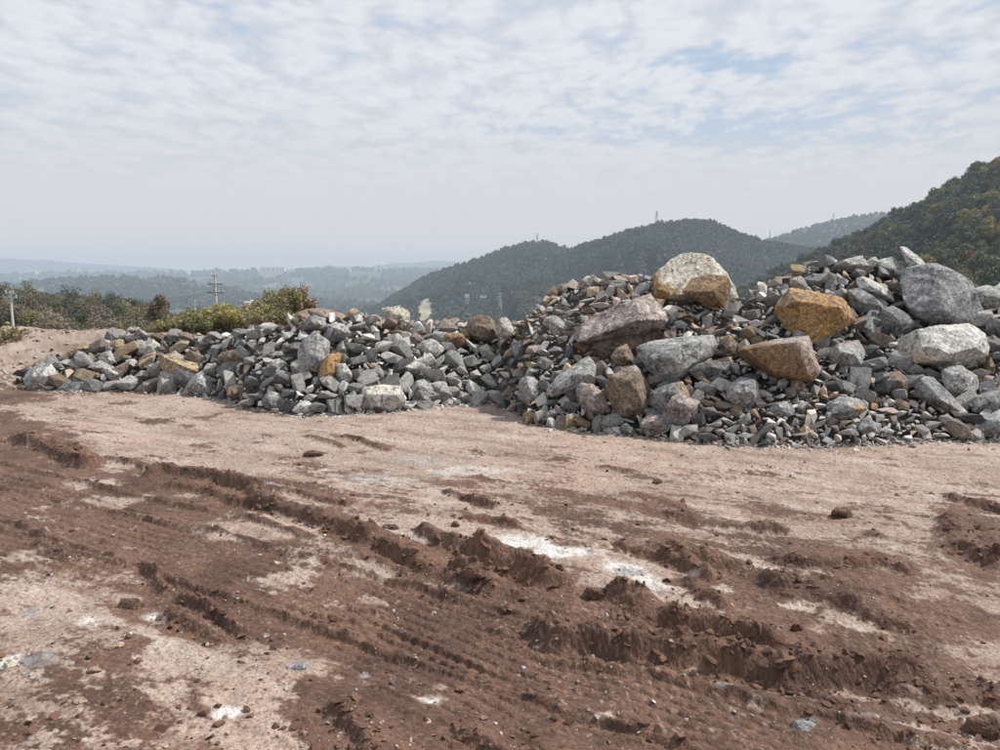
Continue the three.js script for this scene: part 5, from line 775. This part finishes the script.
function bush(px, depth, h, w, tone, n, label, seed, name = 'bush', group = 'bushes behind the long heap', baseY = null, leaf = 0.048, stemN = 26) {
  const rnd = rngOf(seed), p = at(px, HORIZON, depth), y = baseY ?? landH(p.x, p.z), t = new THREE.Group(); t.position.set(p.x, y - 0.05, p.z);
  const stems = [], tips = [];
  for (let i = 0; i < stemN; i++) { const a = rnd() * 6.28, r = w * 0.5 * Math.sqrt(rnd()), H = h * lerp(0.55, 1, rnd()) * (1 - 0.35 * (r / (w * 0.5))), c = new THREE.CatmullRomCurve3([new THREE.Vector3(Math.cos(a) * r * 0.3, 0, Math.sin(a) * r * 0.3), new THREE.Vector3(Math.cos(a) * r * 0.7, H * 0.5, Math.sin(a) * r * 0.7), new THREE.Vector3(Math.cos(a) * r, H, Math.sin(a) * r)]); stems.push(new THREE.TubeGeometry(c, 5, 0.006 + 0.004 * rnd(), 4)); for (let k = 0; k < 3; k++) { const q = c.getPoint(lerp(0.45, 1, rnd())); tips.push([q.x, q.y, q.z, 0.13 * w, 0.13 * h]); } }
  put(new THREE.Mesh(mergeGeometries(stems), twigMat), 'stem', { parent: t });
  const c0 = GREENS[tone[0]].map((x) => x * 1.5), c1 = GREENS[tone[1] ?? tone[0]].map((x) => x * 1.5);
  put(new THREE.Mesh(leaves(rnd, leaf > 0.046 ? n * 2 : n, tips, leaf, (x, y2) => mix3(c0, c1, clamp(y2 / h + 0.5 * noise3(x * 3, y2 * 3, seed)))), leafMat), 'foliage', { parent: t });
  put(t, name, { label, category: name, group });
}
bush(186, 20.8, 0.76, 1.20, ['olive', 'olive'], 1100, 'olive bush low behind the outer heap, next to the brown tree', 601);
bush(203, 20.4, 0.80, 1.12, ['mid', 'olive'], 1100, 'green olive bush in front of the tall concrete pole', 602);
bush(220, 20.8, 0.92, 1.20, ['olive', 'yellow'], 1200, 'yellow green bush at the base of the tall concrete pole', 603);
bush(238, 20.4, 0.92, 1.20, ['olive', 'yellow'], 1200, 'yellowing bush between the tall concrete pole and the reddish tuft', 604);
bush(254, 20.8, 0.95, 1.36, ['olive', 'brown'], 1400, 'tall olive bush with a reddish tuft of leaves', 605);
bush(270, 21.2, 1.0, 1.28, ['olive', 'brown'], 1400, 'tall brownish bush near the earth bank', 606);
bush(262, 19.9, 0.88, 1.20, ['brown', 'olive'], 1100, 'brown dry bush in front of the two tall ones', 607);
bush(284, 21.6, 1.2, 1.28, ['mid', 'olive'], 1400, 'dark green bush topping the thicket by the earth bank', 608);
bush(296, 21.9, 1.12, 1.04, ['brown', 'orange'], 1200, 'russet bush on the earth bank at the end of the thicket', 609);
bush(278, 20.0, 0.80, 1.12, ['olive', 'mid'], 1000, 'low green bush at the foot of the dark green one', 610);
bush(168, 21.2, 0.64, 1.20, ['brown', 'olive'], 900, 'low straggly bush beyond the reddish capstone', 611);
bush(1, 16.5, 0.5, 0.9, ['brown', 'olive'], 500, 'straggly half-bare bush on the earth mound at the edge of the yard', 612, 'bush', 'bushes round the earth mound', null, 0.045, 60);
bush(14, 17.5, 0.25, 0.6, ['olive', 'brown'], 260, 'small thin bush below the short concrete pole', 613, 'bush', 'bushes round the earth mound', null, 0.04, 36);
{ // the brown-leaved tree and a dark one by the poles
  const r = rngOf(66), mk = (px, depth, h, kind, label, lowY) => { const p = at(px, HORIZON, depth), t = new THREE.Group(), m = leafMat.clone(); m.color.setRGB(...GREENS[kind]); t.position.set(p.x, lowY, p.z); t.scale.set(h, h, h); put(new THREE.Mesh(limbs(r, 0.8, 0.03, 0.35, 7, 0.2), barkMat), 'trunk', { parent: t }); put(new THREE.Mesh(leaves(r, 1600, crownClumps(r, 14, 0.42, 0.72, 0.16), 0.045), m), 'crown', { parent: t }); put(t, 'tree', { label, category: 'tree', group: 'trees by the scrub slope' }); };
  mk(157, 50, 2.15, 'brown', 'small round tree with dull brown leaves beside the thicket behind the heaps', -1.6);
  mk(203, 120, 4.2, 'deep', 'small dark tree beside the distant white pole', -9.2);
  mk(93, 88, 3.2, 'deep', 'dark tree standing out of the top of the scrub slope', -4.2);
  mk(-8, 84, 4.0, 'deep', 'dark bushy tree beyond the short concrete pole', -3.2);
}
// ---------------------------------------------------------------- poles, cables and masts
const concrete = new THREE.MeshStandardMaterial({ name: 'concrete', color: new THREE.Color().setRGB(0.55, 0.54, 0.50), roughness: 0.9 }), steel = new THREE.MeshStandardMaterial({ name: 'galvanised_steel', color: new THREE.Color().setRGB(0.42, 0.43, 0.44), roughness: 0.6, metalness: 0.3 }), dark = new THREE.MeshStandardMaterial({ name: 'dark_steel', color: new THREE.Color().setRGB(0.06, 0.06, 0.065), roughness: 0.6 }), porcelain = new THREE.MeshStandardMaterial({ name: 'porcelain', color: new THREE.Color().setRGB(0.65, 0.63, 0.58), roughness: 0.3 });
function pole(px, topPy, depth, h, r, arms, label, turn, group, ins0 = 1) {
  const top = at(px, topPy, depth), t = new THREE.Group(); t.position.set(top.x, top.y - h, top.z); t.rotation.y = turn;
  const shaft = new THREE.CylinderGeometry(r * 0.62, r, h, 14).translate(0, h / 2, 0);
  put(new THREE.Mesh(shaft, concrete), 'shaft', { parent: t });
  for (const [dy, w, mat, ins] of arms) {
    const a = put(new THREE.Mesh(new THREE.BoxGeometry(w, 0.11, 0.12).translate(0, h - dy, r * 0.75), mat), 'crossarm', { parent: t });
    const parts = [], brace = []; for (const s of ins) parts.push(new THREE.LatheGeometry([[0, 0], [0.05, 0], [0.11, 0.06], [0.06, 0.1], [0.1, 0.16], [0.05, 0.2], [0.07, 0.26], [0, 0.3]].map(([x, y]) => new THREE.Vector2(x * ins0, y * ins0)), 10).translate(s * w / 2, h - dy + 0.055, r * 0.75));
    for (const p of parts) put(new THREE.Mesh(p, porcelain), 'insulator', { parent: a });
    for (const s of [-1, 1]) { const l = Math.hypot(w * 0.3, 0.45), b = new THREE.BoxGeometry(l, 0.05, 0.05); b.rotateZ(s * Math.atan2(0.45, w * 0.3)); b.translate(s * w * 0.15, h - dy - 0.28, r * 0.7); brace.push(b); }
    put(new THREE.Mesh(mergeGeometries(brace), mat), 'brace', { parent: a });
  }
  put(t, 'utility_pole', { label, category: 'utility pole', group });
  return (dy, s, w) => new THREE.Vector3(s * w / 2, h - dy + 0.3, r * 0.75).applyAxisAngle(new THREE.Vector3(0, 1, 0), turn).add(t.position);
}
const PG = 'concrete poles of the power line';
const p1 = pole(10, 291, 60, 5.4, 0.13, [[0.15, 0.6, concrete, [-0.9, 0.9]], [0.5, 1.0, concrete, [-0.95, 0.95]]], 'short pale concrete pole with one crossarm rising from the earth mound', 0.15, PG, 0.5);
const p2 = pole(214.5, 271, 120, 10.5, 0.22, [[0.7, 1.1, steel, [-0.9, 0.9]], [2.05, 2.3, dark, [-0.95, -0.5, 0.5, 0.95]], [3.4, 2.6, dark, [-0.95, -0.4, 0.4, 0.95]]], 'tall concrete pole with three crossarms behind the thicket', 0.1, PG);
const p3 = pole(194.5, 299.5, 230, 9, 0.3, [[0.5, 1.6, concrete, [-0.9, 0.9]], [1.4, 1.8, concrete, [-0.9, 0.9]]], 'distant white pole standing lower down past the tall concrete pole', 0.2, PG);
const cableMat = new THREE.MeshStandardMaterial({ name: 'cable', color: new THREE.Color().setRGB(0.05, 0.05, 0.055), roughness: 0.7 });
function cable(a, b, sag, r, label) { const pts = []; for (let i = 0; i <= 24; i++) { const f = i / 24, p = a.clone().lerp(b, f); p.y -= 4 * sag * f * (1 - f); pts.push(p); } put(new THREE.Mesh(new THREE.TubeGeometry(new THREE.CatmullRomCurve3(pts), 40, r, 5), cableMat), 'cable', { label, category: 'cable', group: 'overhead cables' }); }
cable(p1(0.5, 0.95, 1.0), p2(3.4, -0.95, 2.6), 1.6, 0.022, 'thin cable slung from the short pole to the lowest crossarm of the tall pole');
cable(p1(0.15, 0.9, 0.6), p2(3.4, -0.4, 2.6), 1.2, 0.018, 'thin cable slung just above the lowest one between the two poles');
cable(p1(0.5, -0.95, 1.0), at(-160, 291, 58), 0.6, 0.02, 'thin cable running out of the yard from the crossarm of the short pole');
function pylon(P, u, v, h, label) {
  const base = P(u, v), t = new THREE.Group(), parts = [], bar = (a, b, r) => { const d = b.clone().sub(a), g = new THREE.CylinderGeometry(r, r, d.length(), 5).translate(0, d.length() / 2, 0); g.applyQuaternion(new THREE.Quaternion().setFromUnitVectors(new THREE.Vector3(0, 1, 0), d.normalize())); g.translate(a.x, a.y, a.z); return g; };
  const w = (f) => h * 0.09 * (1 - 0.86 * Math.min(1, f * 1.25)) + h * 0.008, corner = (k, f) => new THREE.Vector3((k & 1 ? 1 : -1) * w(f), h * f, (k & 2 ? 1 : -1) * w(f));
  for (let i = 0; i < 9; i++) for (let k = 0; k < 4; k++) { const f0 = i / 9, f1 = (i + 1) / 9, n = [1, 3, 0, 2][k]; parts.push(bar(corner(k, f0), corner(k, f1), h * 0.009), bar(corner(k, f0), corner(n, f1), h * 0.005), bar(corner(n, f0), corner(k, f1), h * 0.005)); }
  put(new THREE.Mesh(mergeGeometries(parts), steel), 'lattice_tower', { parent: t });
  for (const f of [0.68, 0.82, 0.95]) { const L = h * 0.16 * (1.25 - f * 0.4); put(new THREE.Mesh(mergeGeometries([bar(new THREE.Vector3(-L, h * f, 0), new THREE.Vector3(L, h * f, 0), h * 0.009), bar(new THREE.Vector3(-L, h * f, 0), new THREE.Vector3(0, h * (f + 0.04), 0), h * 0.009), bar(new THREE.Vector3(L, h * f, 0), new THREE.Vector3(0, h * (f + 0.04), 0), h * 0.009)]), steel), 'crossarm', { parent: t }); }
  t.position.set(base.x, base.y - 1, base.z); t.rotation.y = u * 7; put(t, 'pylon', { label, category: 'pylon', group: 'steel lattice pylons on the hills' });
}
pylon(hillD, (537 - 340) / 380, 1, 16, 'lattice pylon on the rounded top of the hill over the pale rock cuts');
pylon(hillE, (655 - 520) / 380, 1, 18, 'lattice pylon on the ridge behind the cream boulder');
pylon(hillF, (830 - 690) / 410, 1, 20, 'lattice pylon on the bluish hill behind the gap');
pylon(hillF, (768 - 690) / 410, 1, 24, 'thin lattice pylon low on the flank of the bluish hill');
pylon(hillD, (500 - 340) / 380, 0.25, 19, 'lattice pylon at the wooded foot of the rounded hill');
// ---------------------------------------------------------------- far buildings
const wallMat = new THREE.MeshStandardMaterial({ name: 'white_render', color: new THREE.Color().setRGB(0.72, 0.72, 0.70), roughness: 0.9 }), roofMat = new THREE.MeshStandardMaterial({ name: 'roof', color: new THREE.Color().setRGB(0.30, 0.30, 0.32), roughness: 0.8 }), paneMat = new THREE.MeshStandardMaterial({ name: 'window_glass', color: new THREE.Color().setRGB(0.08, 0.09, 0.11), roughness: 0.2 });
function house(px, py, depth, w, h, label, group) {
  const b = at(px, py, depth), t = new THREE.Group(); t.position.set(b.x, b.y - h * 0.3, b.z); t.rotation.y = px * 0.37 % 0.8 - 0.4;
  put(new THREE.Mesh(new THREE.BoxGeometry(w, h * 1.3, w * 0.5).translate(0, h * 0.65, 0), wallMat), 'wall', { parent: t });
  const s = new THREE.Shape([new THREE.Vector2(-w * 0.28, 0), new THREE.Vector2(w * 0.28, 0), new THREE.Vector2(0, h * 0.22)]); put(new THREE.Mesh(new THREE.ExtrudeGeometry(s, { depth: w * 1.04, bevelEnabled: false }).translate(0, h * 1.3 + 0.02, -w * 0.52).rotateY(Math.PI / 2), roofMat), 'roof', { parent: t });
  for (let i = 0; i < 4; i++) put(new THREE.Mesh(new THREE.BoxGeometry(w * 0.12, h * 0.3, 0.3).translate(w * (-0.36 + 0.24 * i), h * 0.9, w * 0.25), paneMat), 'window', { parent: t });
  put(t, 'house', { label, category: 'house', group });
}
house(467, 297, 640, 3.6, 1.8, 'small white house at the wooded foot of the rounded hill', 'white houses at the hill foot');
house(483, 297.5, 650, 5, 1.3, 'low wide white building at the foot of the hill beside a small white house', 'white houses at the hill foot');
const VG = 'white buildings far across the valley';
[[6, 277, 38, 11, 'above the short concrete pole'], [33, 276, 56, 12, 'between the short pole and the tallest far block'], [47, 277.5, 36, 10, 'just beside the tallest far block'], [76, 276, 34, 18, 'tallest of those over the scrub slope'], [90, 276.5, 28, 10, 'just past the tallest far block'], [184, 275.5, 56, 10, 'short of the tall concrete pole'], [236, 274, 60, 11, 'just past the tall concrete pole'], [264, 273.5, 30, 15, 'next to the longest far hall'], [276, 273, 80, 14, 'longest of them above the thicket'], [345, 272, 52, 10, 'above the crest grey slab'], [380, 272, 60, 10, 'above the whitish crest rock'], [400, 272, 28, 15, 'where the plateau meets the rounded hill']].forEach(([a, b, w, h, where]) => house(a, b, 3850, w * 1.15, h * 1.9, 'tiny white building on the far plateau, ' + where, VG));
renderer.render(scene, camera);
